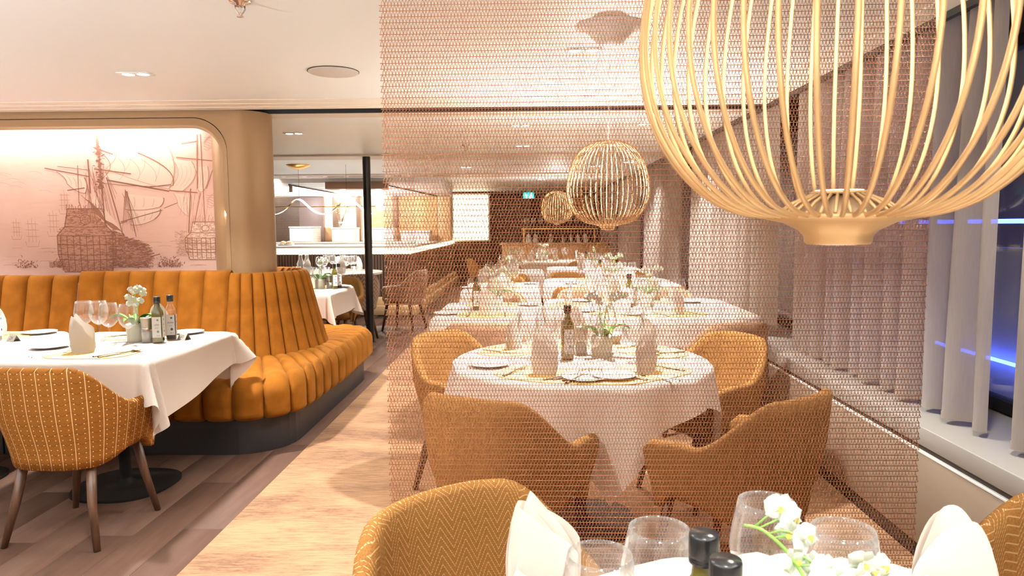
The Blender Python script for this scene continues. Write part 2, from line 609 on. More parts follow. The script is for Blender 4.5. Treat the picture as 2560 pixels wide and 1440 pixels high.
for i in range(len(BAYS) - 1):
    a, b = BAYS[i] + 0.17, BAYS[i + 1] - 0.17
    fr = join(boxv(1.97, 2.03, a, b, 0.56, 0.61), boxv(1.97, 2.03, a, b, 2.06, 2.11),
              boxv(1.97, 2.03, a, a + 0.05, 0.61, 2.06), boxv(1.97, 2.03, b - 0.05, b, 0.61, 2.06))
    wo = struct('window_%d' % (i + 1), mesh('window', *fr, 'black_metal', False))
    ob('window_pane', box('window_pane', 1.995, 2.003, a + 0.05, b - 0.05, 0.61, 2.06, 'window_glass'), wo)
struct('wall_outside', box('wall_outside', 3.0, 3.05, -2.6, 19.1, -0.5, 3.0, 'hull_dark'))
rail = empty('neon_rail', (2.55, 3.9, 0.0), 0, 'blue glowing tube light outside the window by the curtain gap', 'neon light')
ob('neon_tube', tube('neon_tube', [(0, -0.9, 1.36), (0, 1.1, 1.36)], 0.012, 'neon_blue', 8), rail)
ob('bulwark', box('bulwark', -0.02, 0.02, -1.2, 1.4, 0.2, 1.22, 'wall_cream'), rail)
ob('neon_tube', tube('neon_tube', [(-0.06, -0.9, 0.62), (-0.06, 0.5, 0.62)], 0.010, 'neon_blue', 8), rail)


def curtain(y0, y1, label, seed, A=0.042, per=0.155):
    rnd = random.Random(seed)
    ph = [rnd.uniform(0, 6.28) for _ in range(3)]
    n = int((y1 - y0) / 0.012)

    def off(y, z):
        k = 0.85 + 0.15 * (2.2 - z)
        s = math.sin(2 * PI * y / per + 0.9 * math.sin(y * 3.1 + ph[0]) + ph[1])
        return 1.705 + A * k * (abs(s) ** 0.75) * (1 if s > 0 else -1) + 0.012 * math.sin(y * 17 + ph[2] + z)

    def fn(u, v):
        y = lerp(y0, y1, u)
        z = lerp(0.572, 2.185, v)
        return (off(y, z), y + 0.01 * math.sin(z * 2 + ph[0]), z)

    t = empty('curtain', (1.7, (y0 + y1) / 2, 0.572), 0, label, 'curtain', 'linen window curtains')
    base = Vector(t.location)

    def loc(f):
        return lambda u, v: tuple(Vector(f(u, v)) - base)
    ob('drape', grid('drape', loc(fn), n, 10, 'curtain_linen'), t)

    def hem(u, v):
        x, y, z = fn(u, 0)
        return (x - 0.0025, y, z + 0.03 * v)
    ob('hem', grid('hem', loc(hem), n, 1, 'curtain_linen'), t)


curtain(0.9, 2.49, 'grey linen curtain nearest the right edge of the picture', 1, 0.05, 0.19)
curtain(2.63, 4.53, 'grey linen curtain beside the mesh screen, right of the widest dark gap', 2, 0.045, 0.17)
curtain(5.10, 7.60, 'beige linen curtain behind the mesh, just beyond the widest dark gap', 3)
curtain(8.30, 10.75, 'beige linen curtain in the third window bay behind the mesh', 4)
curtain(11.5, 13.7, 'narrow looking beige curtain in the fourth window bay', 5)
curtain(14.6, 17.3, 'farthest beige curtain near the dark end wall', 6)

# ---- partition with the lit picture niche
wp = struct('wall_partition', box('wall_partition', -6.6, -2.12, 5.134, 5.29, 0, 2.17, 'bronze_paint'))


def contour(zt, xr, R, n=28):
    p = [(-6.6, zt), (-5.0, zt), (-3.6, zt)]
    for i in range(n + 1):
        a = PI / 2 * (1 - i / n)
        p.append((xr - R + R * math.cos(a), zt - R + R * math.sin(a)))
    p += [(xr, 1.3), (xr, 0.8), (xr, 0.3)]
    return p


def strip(name, secs, mat):
    V, F = [], []
    n = len(secs[0][0])
    for pts, y in secs:
        V += [(x, y, z) for x, z in pts]
    for s in range(len(secs) - 1):
        for i in range(n - 1):
            F.append((s * n + i, s * n + i + 1, (s + 1) * n + i + 1, (s + 1) * n + i))
    return mesh(name, V, F, mat, False)


outer = contour(2.1205, -2.1225, 0.246)
oc = []
for i, (x, z) in enumerate(outer):
    if i < 3:
        oc.append((x, 2.1695))
    elif i <= 31:
        t = (i - 3) / 28
        oc.append((lerp(-2.37, -2.098, min(1, t * 2)), 2.1695) if t < 0.5 else (-2.098, lerp(2.1695, 1.875, t * 2 - 1)))
    else:
        oc.append((-2.098, z))
ob('frame_panel', strip('frame_panel', [(oc, 5.0), (outer, 5.0), (outer, 5.02)], 'bronze_paint'), wp)
ob('frame_groove', strip('frame_groove', [(contour(2.125, -2.119, 0.25), 5.012), (contour(2.11, -2.133, 0.235), 5.012)], 'bronze_dark'), wp)
ob('frame_bezel', strip('frame_bezel', [(contour(2.1145, -2.1285, 0.24), 5.02), (contour(2.1145, -2.1285, 0.24), 4.999),
                                        (contour(2.066, -2.160, 0.21), 4.996), (contour(2.052, -2.168, 0.205), 5.000),
                                        (contour(2.046, -2.172, 0.20), 5.012), (contour(2.048, -2.170, 0.202), 5.024), (contour(2.10, -2.14, 0.23), 5.026)], 'bronze_paint'), wp)
ob('column', mesh('column', *lathev([(0.21, 0.0), (0.21, 2.169)], 48), 'bronze_paint'), wp, (-2.1, 5.21, 0))
ob('light_strip', box('light_strip', -6.5, -2.42, 5.055, 5.085, 2.078, 2.088, 'led_white'), wp)
area((-4.45, 5.066, 2.070), 4.1, 11.5, (1.0, 0.93, 0.83), (math.radians(8), 0, 0), 0.02)
area((-2.15, 5.066, 1.45), 0.03, 1.8, (1.0, 0.93, 0.83), (0, math.radians(80), 0), 1.3).data.specular_factor = 0.0

# the picture: a tall-ship scene printed in sepia on pink paper
mural = tag(ob('mural', box('mural', -6.6, -2.12, 5.118, 5.132, 0.75, 2.165, 'mural_paper')),
            'sepia print of tall sailing ships in the lit rounded niche', 'mural')
MS = 5.118 / 1780


def mp(px, py):
    """drawing canvas to the paper: right and up in metres"""
    return ((px - 1328) * MS + 0.0, 1.35 - (py - 568) * MS)


class Ink:
    def __init__(s):
        s.V, s.F = [], []

    def line(s, pts, w=1.2, taper=False):
        q = [mp(*p) for p in pts]
        n = len(q)
        b = len(s.V)
        s.k = getattr(s, 'k', 0) + 1
        e = -s.k * 6e-7
        for i in range(n):
            a, c = q[max(0, i - 1)], q[min(n - 1, i + 1)]
            dx, dz = c[0] - a[0], c[1] - a[1]
            l = math.hypot(dx, dz) or 1
            ww = w * MS / 2 * ((1 - 0.7 * i / n) if taper else 1)
            s.V += [(q[i][0] - dz / l * ww, e, q[i][1] + dx / l * ww), (q[i][0] + dz / l * ww, e, q[i][1] - dx / l * ww)]
        s.F += [(b + 2 * i, b + 2 * i + 1, b + 2 * i + 3, b + 2 * i + 2) for i in range(n - 1)]

    def fill(s, pts):
        b = len(s.V)
        s.k = getattr(s, 'k', 0) + 1
        s.V += [(mp(*p)[0], -s.k * 1.2e-6, mp(*p)[1]) for p in pts]
        s.F.append(tuple(range(b, b + len(pts))))

    def done(s, name, mat, y):
        ob(name, mesh(name, [(x, y + e, z) for x, e, z in s.V], s.F, mat, False), mural, kind='stuff')


def qb(a, b, c, n=10):
    return [tuple((1 - t) ** 2 * a[k] + 2 * t * (1 - t) * b[k] + t * t * c[k] for k in (0, 1)) for t in [i / n for i in range(n + 1)]]


tone, pale, light, mid, dark = Ink(), Ink(), Ink(), Ink(), Ink()
rr = random.Random(3)


def stern(x, y, wdt, hgt, I, J, T, dens=1.0):
    """ornate square stern seen from behind"""
    out = [(x - wdt * .30, y), (x - wdt * .36, y + hgt * .28), (x - wdt * .5, y + hgt * .42), (x - wdt * .5, y + hgt * .72), (x - wdt * .40, y + hgt),
           (x + wdt * .40, y + hgt), (x + wdt * .5, y + hgt * .72), (x + wdt * .5, y + hgt * .42), (x + wdt * .36, y + hgt * .28), (x + wdt * .30, y)]
    for k in range(4):
        T.fill([out[k], out[k + 1], out[8 - k], out[9 - k]])
    I.line(out + out[:1], 2.0)
    for f in (.28, .42, .56, .72, .80):
        k = .36 if f < .4 else .5
        I.line([(x - wdt * k, y + hgt * f), (x, y + hgt * (f + .015)), (x + wdt * k, y + hgt * f)], 1.8)
    for i in range(9):
        xx = x - wdt * .46 + wdt * .92 * i / 8
        I.line(qb((xx * .96 + x * .04, y + hgt * .42), (xx, y + hgt * .6), (xx * .93 + x * .07, y + hgt * .98)), 1.8)
    for i in range(int(330 * dens)):
        f = rr.random()
        k = (.30 + .06 * f / .28) if f < .3 else (.48 if f < .75 else .42)
        a, b = x + wdt * k * rr.uniform(-1, 1), y + hgt * f
        s = rr.uniform(1.5, 5.5)
        J.line(qb((a - s, b + rr.uniform(-2, 2)), (a, b - s * rr.uniform(-1, 1)), (a + s, b + rr.uniform(-2, 2)), 4), rr.uniform(.8, 1.9))
    for i in range(16):
        a = x + wdt * .32 * (i / 7.5 - 1)
        J.line(qb((a, y + 3), (a + rr.uniform(-5, 5), y - 8), (a + rr.uniform(-4, 4), y - rr.uniform(6, 18)), 4), 1.6)
    I.line([(x + wdt * .09 * math.cos(t), y + hgt * .17 + hgt * .08 * math.sin(t)) for t in [k * PI / 7 for k in range(15)]], 1.6)


def sail(a, b, c, d, bulge, I, T=None, n=4):
    l = qb(a, ((a[0] + c[0]) / 2 + bulge, (a[1] + c[1]) / 2), c)
    r = qb(b, ((b[0] + d[0]) / 2 + bulge, (b[1] + d[1]) / 2), d)
    bot = qb(c, ((c[0] + d[0]) / 2, (c[1] + d[1]) / 2 + 10), d)
    if T:
        for k in range(10):
            T.fill([l[k], l[k + 1], r[k + 1], r[k]])
        mid_ = ((c[0] + d[0]) / 2, (c[1] + d[1]) / 2 - 2)
        for k in range(10):
            T.fill([bot[k], bot[k + 1], mid_])
    I.line(l, 1.3)
    I.line(r, 2.6)
    I.line(bot, 1.4)
    for i in range(1, n):
        t = i / n
        I.line([(lerp(l[k][0], r[k][0], t), lerp(l[k][1], r[k][1], t)) for k in range(2, 10)], 0.6)


# far ships in the haze
for (x, y, s) in ((22, 585, .8), (62, 600, 1.1), (118, 575, 1.0), (150, 520, .9)):
    light.line([(x - 16 * s, y), (x - 13 * s, y + 12 * s), (x + 13 * s, y + 12 * s), (x + 17 * s, y - 2)], 1.4)
    for k in (-8, 1, 9):
        light.line([(x + k * s, y + 2), (x + k * s, y - 55 * s + abs(k))], 1.0)
        for q in (12, 27, 41):
            light.line([(x + (k - 7) * s, y - q * s), (x + (k + 7) * s, y - (q - 1) * s)], 1.0)
for i in range(60):
    x, y = rr.uniform(-20, 545), rr.uniform(600, 664)
    light.line(qb((x, y), (x + 12, y - 2.5), (x + rr.uniform(18, 40), y), 4), rr.uniform(.5, 1.3))
for i in range(8):
    x, y = rr.uniform(-30, 90), rr.uniform(425, 480)
    light.line(qb((x, y), (x + 15, y - 5), (x + 34, y + 5), 5), .7)
# big ship: masts, spars, sails, rigging, flag, stern, hull side
sail((250, 378), (345, 380), (236, 452), (430, 462), 60, mid, pale)
sail((262, 345), (395, 330), (262, 418), (420, 470), 55, light, pale)
sail((300, 480), (405, 492), (305, 520), (395, 515), 8, mid, pale)
sail((310, 525), (395, 520), (318, 560), (380, 545), 10, mid, pale)
sail((135, 425), (205, 440), (160, 455), (205, 480), 12, mid, pale)
fl = [(195, 482), (228, 486), (255, 520), (285, 560), (300, 590), (270, 575), (240, 545), (215, 505)]
for k in range(1, 4):
    pale.fill([fl[k], fl[k + 1], fl[(7 - k) % 8], fl[(8 - k) % 8]])
for i in range(16):
    t = i / 15
    mid.line([(lerp(195, 212, t) + 6 * math.sin(k * .6 + i * .2) + k * 9.5, lerp(484, 502, t) + k * 9.6 + 4 * math.sin(k + i * .3)) for k in range(10)], rr.uniform(.6, 1.7))
for a, b, wd in (((245, 330), (248, 470), 5), ((246, 400), (252, 560), 7), ((217, 395), (219, 480), 6), ((190, 410), (188, 505), 3),
                 ((262, 440), (298, 590), 5), ((312, 475), (330, 590), 4), ((242, 330), (243, 380), 9)):
    dark.line([a, b], wd * .6, True)
for a, b, wd in (((105, 416), (218, 438), 4), ((138, 412), (220, 422), 2.5), ((160, 472), (205, 466), 4), ((232, 419), (325, 432), 4),
                 ((263, 447), (420, 476), 5.5), ((365, 466), (425, 459), 3), ((232, 365), (282, 383), 3), ((172, 342), (202, 353), 1.6),
                 ((292, 552), (400, 523), 3), ((405, 518), (440, 505), 2.5), ((290, 556), (310, 550), 3)):
    dark.line([a, b], wd * .66)
for i in range(26):
    a = (rr.uniform(205, 262), rr.uniform(400, 470))
    mid.line([a, (a[0] + rr.uniform(-18, 40), a[1] + rr.uniform(40, 120))], rr.uniform(.5, 1.1))
for i in range(12):
    mid.line([(308, 470), (295 + i * 4.5, 560 + rr.uniform(-8, 20))], .7)
for i in range(120):
    a, b = rr.gauss(246, 5), rr.uniform(360, 470)
    dark.line([(a - 3, b), (a + 3, b + rr.uniform(-2, 2))], rr.uniform(1, 3))
tone.fill([(265, 560), (300, 590), (345, 600), (368, 640), (355, 668), (262, 668), (255, 600)])
for i in range(900):
    a, b = rr.uniform(255, 365), rr.uniform(575, 668)
    if b < 568 + (a - 255) * .42:
        continue
    s = rr.uniform(2, 8)
    (dark if i % 2 else mid).line(qb((a, b), (a + s, b - s * .4), (a + s * 1.6, b + rr.uniform(-3, 3)), 3), rr.uniform(.6, 1.8))
for i in range(9):
    a = (300 + i * 8, 600 + i * 5)
    dark.line([a, (a[0] + rr.uniform(14, 26), a[1] - rr.uniform(2, 9))], 2.2)
stern(202, 518, 150, 160, dark, mid, tone, 2.2)
# right-hand ship, paler
sail((430, 395), (480, 402), (420, 470), (455, 475), 40, light, pale)
sail((485, 415), (520, 415), (490, 470), (508, 475), 14, light, pale)
sail((430, 480), (475, 485), (440, 510), (468, 540), 6, light, pale)
for a, b, wd in (((497, 335), (492, 470), 3), ((505, 335), (508, 560), 2), ((442, 392), (540, 402), 2.4), ((456, 358), (495, 352), 2),
                 ((420, 474), (492, 480), 3), ((515, 470), (545, 392), 2), ((475, 470), (465, 580), 3), ((500, 480), (480, 560), 2)):
    mid.line([a, b], wd)
for i in range(22):
    a = (rr.uniform(455, 520), rr.uniform(470, 540))
    light.line([a, (a[0] + rr.uniform(-16, 10), a[1] + rr.uniform(30, 70))], rr.uniform(.6, 1.2))
for q in range(7):
    for (x0, y0) in ((512, 342), (514, 485)):
        light.line([(x0 + k * 4, y0 + q * 5 + 3 * math.sin(k * .9 + q)) for k in range(9)], 1.2)
stern(508, 553, 105, 95, mid, light, pale, .9)
for i in range(160):
    a, b = rr.uniform(428, 470), rr.uniform(575, 640)
    light.line(qb((a, b), (a + 3, b - 3), (a + rr.uniform(4, 9), b + 1), 3), rr.uniform(.8, 1.6))
# boats along the bottom
for x, wd in ((40, 40), (125, 26), (400, 40), (425, 28)):
    for i in range(70):
        a, b = x + rr.gauss(0, wd * .32), 668 - abs(rr.gauss(0, 11))
        (dark if rr.random() < .5 else mid).line(qb((a, b), (a + 2, b - 4), (a + rr.uniform(-4, 5), b - rr.uniform(1, 6)), 3), rr.uniform(.9, 2))
for i in range(5):
    mid.line([(102 + k * 5, 652 + i * 3 + 2 * math.sin(k)) for k in range(9)], 1.6)
tone.done('print_tone', 'print_tone', 5.1177)
pale.done('print_sails', 'print_pale', 5.1174)
light.done('print_haze', 'print_light', 5.1171)
mid.done('print_lines', 'print_mid', 5.1165)
dark.done('print_shadow', 'print_dark', 5.1157)

# ---- black post in the aisle
t = empty('black_post', (-1.885, 8.22, 0), 0, 'slim black round post standing in the aisle beyond the sofa', 'post')
ob('shaft', lathe('shaft', [(0.045, 0.0), (0.045, 2.165)], 'black_gloss', 20), t)
ob('foot_ring', lathe('foot_ring', [(0.0, 0.008), (0.056, 0.008), (0.06, 0.004), (0.06, 0)], 'black_gloss', 20), t)

# ================================================================ BANQUETTE
CX, CY = -2.1, 5.28


def back_prof(v):
    """0 at the crease on the seat, 1 behind the top roll: distance from the axis line, height"""
    if v < 0.72:
        t = v / 0.72
        return lerp(0.545, 0.405, t ** 0.9), lerp(0.44, 0.98, t)
    t = (v - 0.72) / 0.28
    a = PI * t
    return 0.365 + 0.04 * math.cos(a) - 0.02 * t, 0.98 + 0.075 * math.sin(min(a, PI * 0.5)) - (0.12 * (t - .5) if t > .5 else 0)


def puff(u):
    q = abs(2 * u - 1)
    return 0.030 * (1 - q ** 3.4) - 0.014 * max(0.0, q - 0.86) / 0.14


def seat_prof(v):
    """0 at the crease, 1 under the front edge: across 0..1, height, outward push"""
    if v < 0.5:
        t = v / 0.5
        return lerp(0.0, 0.88, t), 0.445 + 0.022 * math.sin(PI * min(t * 1.1, 1))
    t = (v - 0.5) / 0.5
    if t < 0.4:
        a = PI / 2 * (t / 0.4)
        return 0.88 + 0.12 * math.sin(a), 0.35 + 0.095 * math.cos(a)
    if t < 0.85:
        return 1.0 - 0.01 * (t - .4), lerp(0.35, 0.235, (t - .4) / .45)
    return 1.0 - 0.10 * (t - .85) / .15, lerp(0.235, 0.205, (t - .85) / .15)


W = 0.177
back_flat = grid('channel', lambda u, v: ((u - .5) * W, -(back_prof(v)[0] + puff(u) * (1 if v < .95 else .3)), back_prof(v)[1]), 14, 26, 'velvet')


def seat_flat_fn(u, v):
    a, z = seat_prof(v)
    p = puff(u)
    return ((u - .5) * W, -lerp(0.49, 1.245, a) - (p if v > .6 else 0), z + (p * .7 if v <= .6 else 0))


seat_flat = grid('channel', seat_flat_fn, 14, 24, 'velvet')
DA = PI / 16


def back_round_fn(u, v):
    r, z = back_prof(v)
    r += puff(u) * .75 * (1 if v < .95 else .3)
    a = (u - .5) * DA
    return (r * math.sin(a), -r * math.cos(a), z - 0.018)


back_round = grid('channel', back_round_fn, 14, 26, 'velvet')
OUTP = [(-2.1, 4.035), (-1.80, 4.035)] + [(-1.80 + .38 * math.sin(a), 4.415 - .38 * math.cos(a)) for a in [PI / 2 * k / 10 for k in range(1, 11)]] + [(-1.42, 5.28)]


def along(path, f):
    ls = [math.dist(path[i], path[i + 1]) for i in range(len(path) - 1)]
    d_ = f * sum(ls)
    for i, l in enumerate(ls):
        if d_ <= l or i == len(ls) - 1:
            t = d_ / l
            return lerp(path[i][0], path[i + 1][0], t), lerp(path[i][1], path[i + 1][1], t)
        d_ -= l


def banquette(loc, label, cat, rounded, xs, dz=0.0):
    t = empty('banquette', loc, 0, label, cat, 'orange velvet banquettes')
    ox, oy = loc[0], loc[1]
    for x in xs:
        ob('back_channel', back_flat, t, (x - ox, CY - oy, dz))
        ob('seat_channel', seat_flat, t, (x - ox, CY - oy, 0))
        if rounded and x > -3.0:
            ob('back_channel', back_flat, t, (x - ox, CY - oy, dz), (0, 0, PI))
    x0, x1 = min(xs) - W / 2, max(xs) + W / 2
    if rounded:
        for k in range(16):
            ob('back_channel', back_round, t, (CX - ox, CY - oy, dz), (0, 0, DA * (k + .5)))
        n = 10
        for half in (1, -1):
            for k in range(n):
                def fn(u, v, k=k):
                    f = (k + u) / n
                    ang = f * PI / 2
                    inn = (CX + .49 * math.sin(ang), CY - .49 * math.cos(ang))
                    o = along(OUTP, f)
                    a, z = seat_prof(v)
                    p = puff(u)
                    dx, dy = o[0] - inn[0], o[1] - inn[1]
                    l = math.hypot(dx, dy)
                    pp = p if v > .6 else 0
                    x_, y_ = inn[0] + dx * a + dx / l * pp, inn[1] + dy * a + dy / l * pp
                    if half < 0:
                        y_ = 2 * CY - y_
                    return (x_ - ox, y_ - oy, z + (p * .7 if v <= .6 else 0))
                ob('seat_channel', grid('seat_channel', fn, 14, 24, 'velvet'), t)
        pts = [(x0, 4.095)] + [(px - .065 if px > -1.81 else px, py + (.06 if py < 4.2 else 0)) for px, py in OUTP]
        pts = [(x0, 4.095), (-1.81, 4.095)] + [(-1.81 + .33 * math.sin(a), 4.425 - .33 * math.cos(a)) for a in [PI / 2 * k / 8 for k in range(1, 9)]]
        pts += [(-1.48, 2 * CY - 4.425)] + [(-1.81 + .33 * math.cos(a), 2 * CY - 4.425 + .33 * math.sin(a)) for a in [PI / 2 * k / 8 for k in range(1, 9)]] + [(x0, 2 * CY - 4.095)]
        ob('plinth', prism('plinth', [(a - ox, b - oy) for a, b in pts], 0, 0.21, 'dark_plinth', False), t)
    else:
        ob('plinth', box('plinth', x0 - ox, x1 - ox, 4.095 - oy, 5.1 - oy, 0, 0.21, 'dark_plinth'), t)
    return t


xs1 = [-2.1 - W * (i + .5) for i in range(6)]
banquette((-2.1, 5.0, 0), 'orange velvet channelled banquette curving round the bronze column, behind table 30', 'banquette', True, xs1)
xs2 = [-2.1 - W * (i + .5) - 0.012 for i in range(6, 20)]
banquette((-4.0, 5.0, 0), 'lower straight section of orange velvet banquette behind table 29', 'banquette', False, xs2, -0.028)
# ================================================================ WIRE MESH SCREEN
MX0, MX1, MY = -0.402, 1.064, 1.95
PIT, ROW, WR = 0.0089, 0.01515, 0.00090
npit = int(round((MX1 - MX0) / PIT))
zig_pts = []
for k in range(npit * 2 + 1):
    x = k * PIT / 2
    top = k % 2
    zig_pts.append((x, 0.0, ROW * 0.97 if top else 0.0))
    if k < npit * 2:
        zig_pts.append((x + PIT / 4, -0.0028 if not top else 0.0028, ROW / 2))
spiral = tube('spiral_wire', zig_pts, WR, 'copper', 4)
rod = tube('cross_rod', [(-0.002, 0, 0), (npit * PIT + 0.002, 0, 0)], WR * 1.05, 'copper', 6)
scr = empty('mesh_screen', (MX0, MY, 0.03), 0, 'copper wire mesh screen hanging from ceiling between the round tables', 'mesh screen')
nrow = int(2.13 / ROW)
rr = random.Random(5)
for r in range(nrow):
    z = r * ROW
    ph = 0 if r % 2 else PIT / 2
    ob('spiral_wire', spiral, scr, (ph * .9 + rr.uniform(-.0006, .0006), 0, z))
    ob('cross_rod', rod, scr, (0, 0, z))
ob('top_rail', box('top_rail', -0.01, MX1 - MX0 + 0.01, -0.012, 0.012, 2.12, 2.139, 'bronze_paint', 0.003), scr)

# ================================================================ CAGE PENDANTS
R0 = 0.262
PROF = [(0.088, 0.0), (0.125, 0.006), (0.165, 0.024), (0.205, 0.060), (0.235, 0.105), (0.254, 0.155), (0.262, 0.205), (0.261, 0.255),
        (0.253, 0.310), (0.240, 0.360), (0.220, 0.410), (0.192, 0.452), (0.155, 0.486), (0.115, 0.508), (0.082, 0.518)]
SM = []
for i in range(len(PROF) - 1):
    a_, b_, c_, d_ = (PROF[max(0, min(len(PROF) - 1, i + k))] for k in (-1, 0, 1, 2))
    for k in range(4):
        s_ = k / 4
        SM.append(tuple(.5 * (2 * b_[q] + (c_[q] - a_[q]) * s_ + (2 * a_[q] - 5 * b_[q] + 4 * c_[q] - d_[q]) * s_ ** 2 + (3 * b_[q] - a_[q] - 3 * c_[q] + d_[q]) * s_ ** 3) for q in (0, 1)))
SM.append(PROF[-1])
spoke = tube('spoke', [(r, 0, z) for r, z in SM], 0.0033, 'gold_satin', 8)
lamp_cap = lathe('lamp_cap', [(0.0, -0.036), (0.039, -0.037), (0.042, -0.034), (0.043, -0.026), (0.050, -0.018), (0.070, -0.008), (0.094, -0.003), (0.097, 0.0), (0.093, 0.003), (0.0, 0.003)], 'gold_satin', 48)
cone_rib = tube('cone_rib', [(0.078, 0, 0.004), (0.06, 0, 0.018), (0.033, 0, 0.03)], 0.0022, 'gold_satin', 6)
cone_ring = lathe('led_ring', [(0.034, 0.029), (0.036, 0.031), (0.034, 0.034), (0.0, 0.034)], 'gold_satin', 32)
led_top = lathe('led_lens', [(0.0, 0.0352), (0.030, 0.0350)], 'led_soft', 24)
led_bot = lathe('led_lens', [(0.034, -0.0372), (0.0, -0.0375)], 'led_soft', 24)
core = lathe('lamp_core', [(0.05, 0.003), (0.047, 0.012), (0.03, 0.028), (0.0, 0.028)], 'bronze_paint', 24)
top_ring = lathe('top_ring', [(0.077, 0.515), (0.086, 0.515), (0.086, 0.523), (0.077, 0.523), (0.077, 0.515)], 'gold_satin', 40)
top_arm = tube('top_arm', [(0.08, 0, 0.519), (0.0, 0, 0.53)], 0.002, 'gold_satin', 6)
canopy_m = lathe('canopy', [(0.145, 0.0), (0.143, -0.004), (0.105, -0.010), (0.085, -0.035), (0.055, -0.068), (0.02, -0.076), (0.0, -0.076)], 'ceiling_paint', 40)


def pendant(x, y, z, label, canopy=None, n=40, up=14, down=5):
    t = empty('cage_pendant', (x, y, z), 0, label, 'pendant lamp', 'gold wire cage pendants over the window tables')
    for k in range(n):
        ob('spoke', spoke, t, (0, 0, 0), (0, 0, 2 * PI * (k + .5) / n))
    hub = ob('lamp_cap', lamp_cap, t)
    for k in range(28):
        ob('cone_rib', cone_rib, hub, (0, 0, 0), (0, 0, 2 * PI * k / 28))
    ob('led_ring', cone_ring, hub)
    ob('lamp_core', core, hub)
    ob('led_lens', led_top, hub)
    ob('led_lens', led_bot, hub)
    tr = ob('top_ring', top_ring, t)
    for k in range(3):
        ob('top_arm', top_arm, tr, (0, 0, 0), (0, 0, 2 * PI * k / 3))
    if canopy:
        hx, hy = x, y + 0.0
        pts = [(0, 0, 0.53), (0.005, 0, 0.70), (0, 0, 2.155 - z), (0.0, -0.05, 2.162 - z)]
        c = (canopy[0] - x, canopy[1] - y)
        pts += [(lerp(0, c[0], f), lerp(-0.05, c[1], f), 2.160 - z - 0.012 * math.sin(PI * f)) for f in (.25, .5, .75, 1)]
        ob('cable', tube('cable', pts, 0.0025, 'dim_band_and_trim', 6), t)
        ob('canopy', canopy_m, t, (c[0], c[1], 2.169 - z))
    else:
        ob('cable', tube('cable', [(0, 0, 0.53), (0, 0, 2.165 - z)], 0.0025, 'dim_band_and_trim', 6), t)
    area((x, y, z + 0.045), 0.06, up, (1.0, 0.92, 0.80), (PI, 0, 0))
    area((x, y, z - 0.045), 0.06, down, (1.0, 0.92, 0.80), (0, 0, 0))


pendant(0.412, 0.97, 1.360, 'large gold wire cage pendant, nearest, hanging in front of the mesh', None, 44, 6, 2)
pendant(0.493, 4.60, 1.358, 'gold wire cage pendant behind the mesh, middle one of the three', (0.33, 3.03), 44, 34, 10)
pendant(0.44, 12.0, 1.40, 'small looking gold wire cage pendant, farthest one over the rear tables', None, 36, 18, 8)

# ================================================================ CHAIRS


def chair_path(s):
    """plan of the shell, s -1..1 from right arm tip round the back to left arm tip; facing +y"""
    a, b, R = 0.285, -0.27, 0.235
    arm = 0.20 - (b + R)
    arc = PI / 2 * R
    back = (a - R)
    tot = arm + arc + back
    d_ = abs(s) * tot
    sg = 1 if s >= 0 else -1
    if d_ < back:
        p, n_ = (d_, b), (0, -1)
    elif d_ < back + arc:
        q = (d_ - back) / R
        p, n_ = (back + R * math.sin(q), b + R - R * math.cos(q)), (math.sin(q), -math.cos(q))
    else:
        p, n_ = (a, b + R + d_ - back - arc), (1, 0)
    return (p[0] * sg, p[1]), (n_[0] * sg, n_[1]), d_ * sg


def shell(name, mat, hb=0.765, ha=0.590):
    nu, nv = 48, 10
    V, F, UV = [], [], []
    T = 0.042
    cs = None
    for i in range(nu + 1):
        s = -1 + 2 * i / nu
        (px, py), (nx, ny), arc = chair_path(s)
        q = abs(s)
        zt = lerp(hb + 0.012 * math.cos(q * 3.6), ha, sstep(0.25, 0.68, q)) - 0.012 * sstep(0.75, 0.93, q) - 0.03 * max(0, (q - .93) / .07) ** 2
        zb = 0.345 + 0.055 * sstep(0.35, 0.72, q) - 0.06 * sstep(0.86, 0.97, q)
        ring = []
        for j in range(nv + 1):
            t = j / nv
            z = lerp(zb, zt, t)
            k = 1 - 0.16 * (1 - sstep(0.30, 0.62, z)) + 0.05 * (z - .6) * (1 - q)
            lean = -0.055 * max(0, z - 0.45) * (1 - q)
            ring.append((px * k, py * k + lean * 1.6, z, arc, z))
        top = ring[-1]
        rim = []
        for a in (0.25, 0.5, 0.75):
            rim.append((top[0] - nx * T * a, top[1] - ny * T * a, top[2] + 0.014 * math.sin(PI * a), arc, top[4] + 0.02 * a))
        inner = []
        for j in range(nv, -1, -1):
            x, y, z, u, v = ring[j]
            inner.append((x - nx * T, y - ny * T, z, arc, 2 * ring[-1][2] - z + .035))
        full = ring + rim + inner
        cs = len(full)
        for x, y, z, u, v in full:
            V.append((x, y, z))
            UV.append((u, v))
    for i in range(nu):
        for j in range(cs - 1):
            F.append((i * cs + j, i * cs + j + 1, (i + 1) * cs + j + 1, (i + 1) * cs + j))
        F.append(((i + 1) * cs, i * cs, i * cs + cs - 1, (i + 1) * cs + cs - 1)[::-1])
    F.append(tuple(range(cs)))
    F.append(tuple(range(nu * cs + cs - 1, nu * cs - 1, -1)))
    return mesh(name, V, F, mat, True, UV)


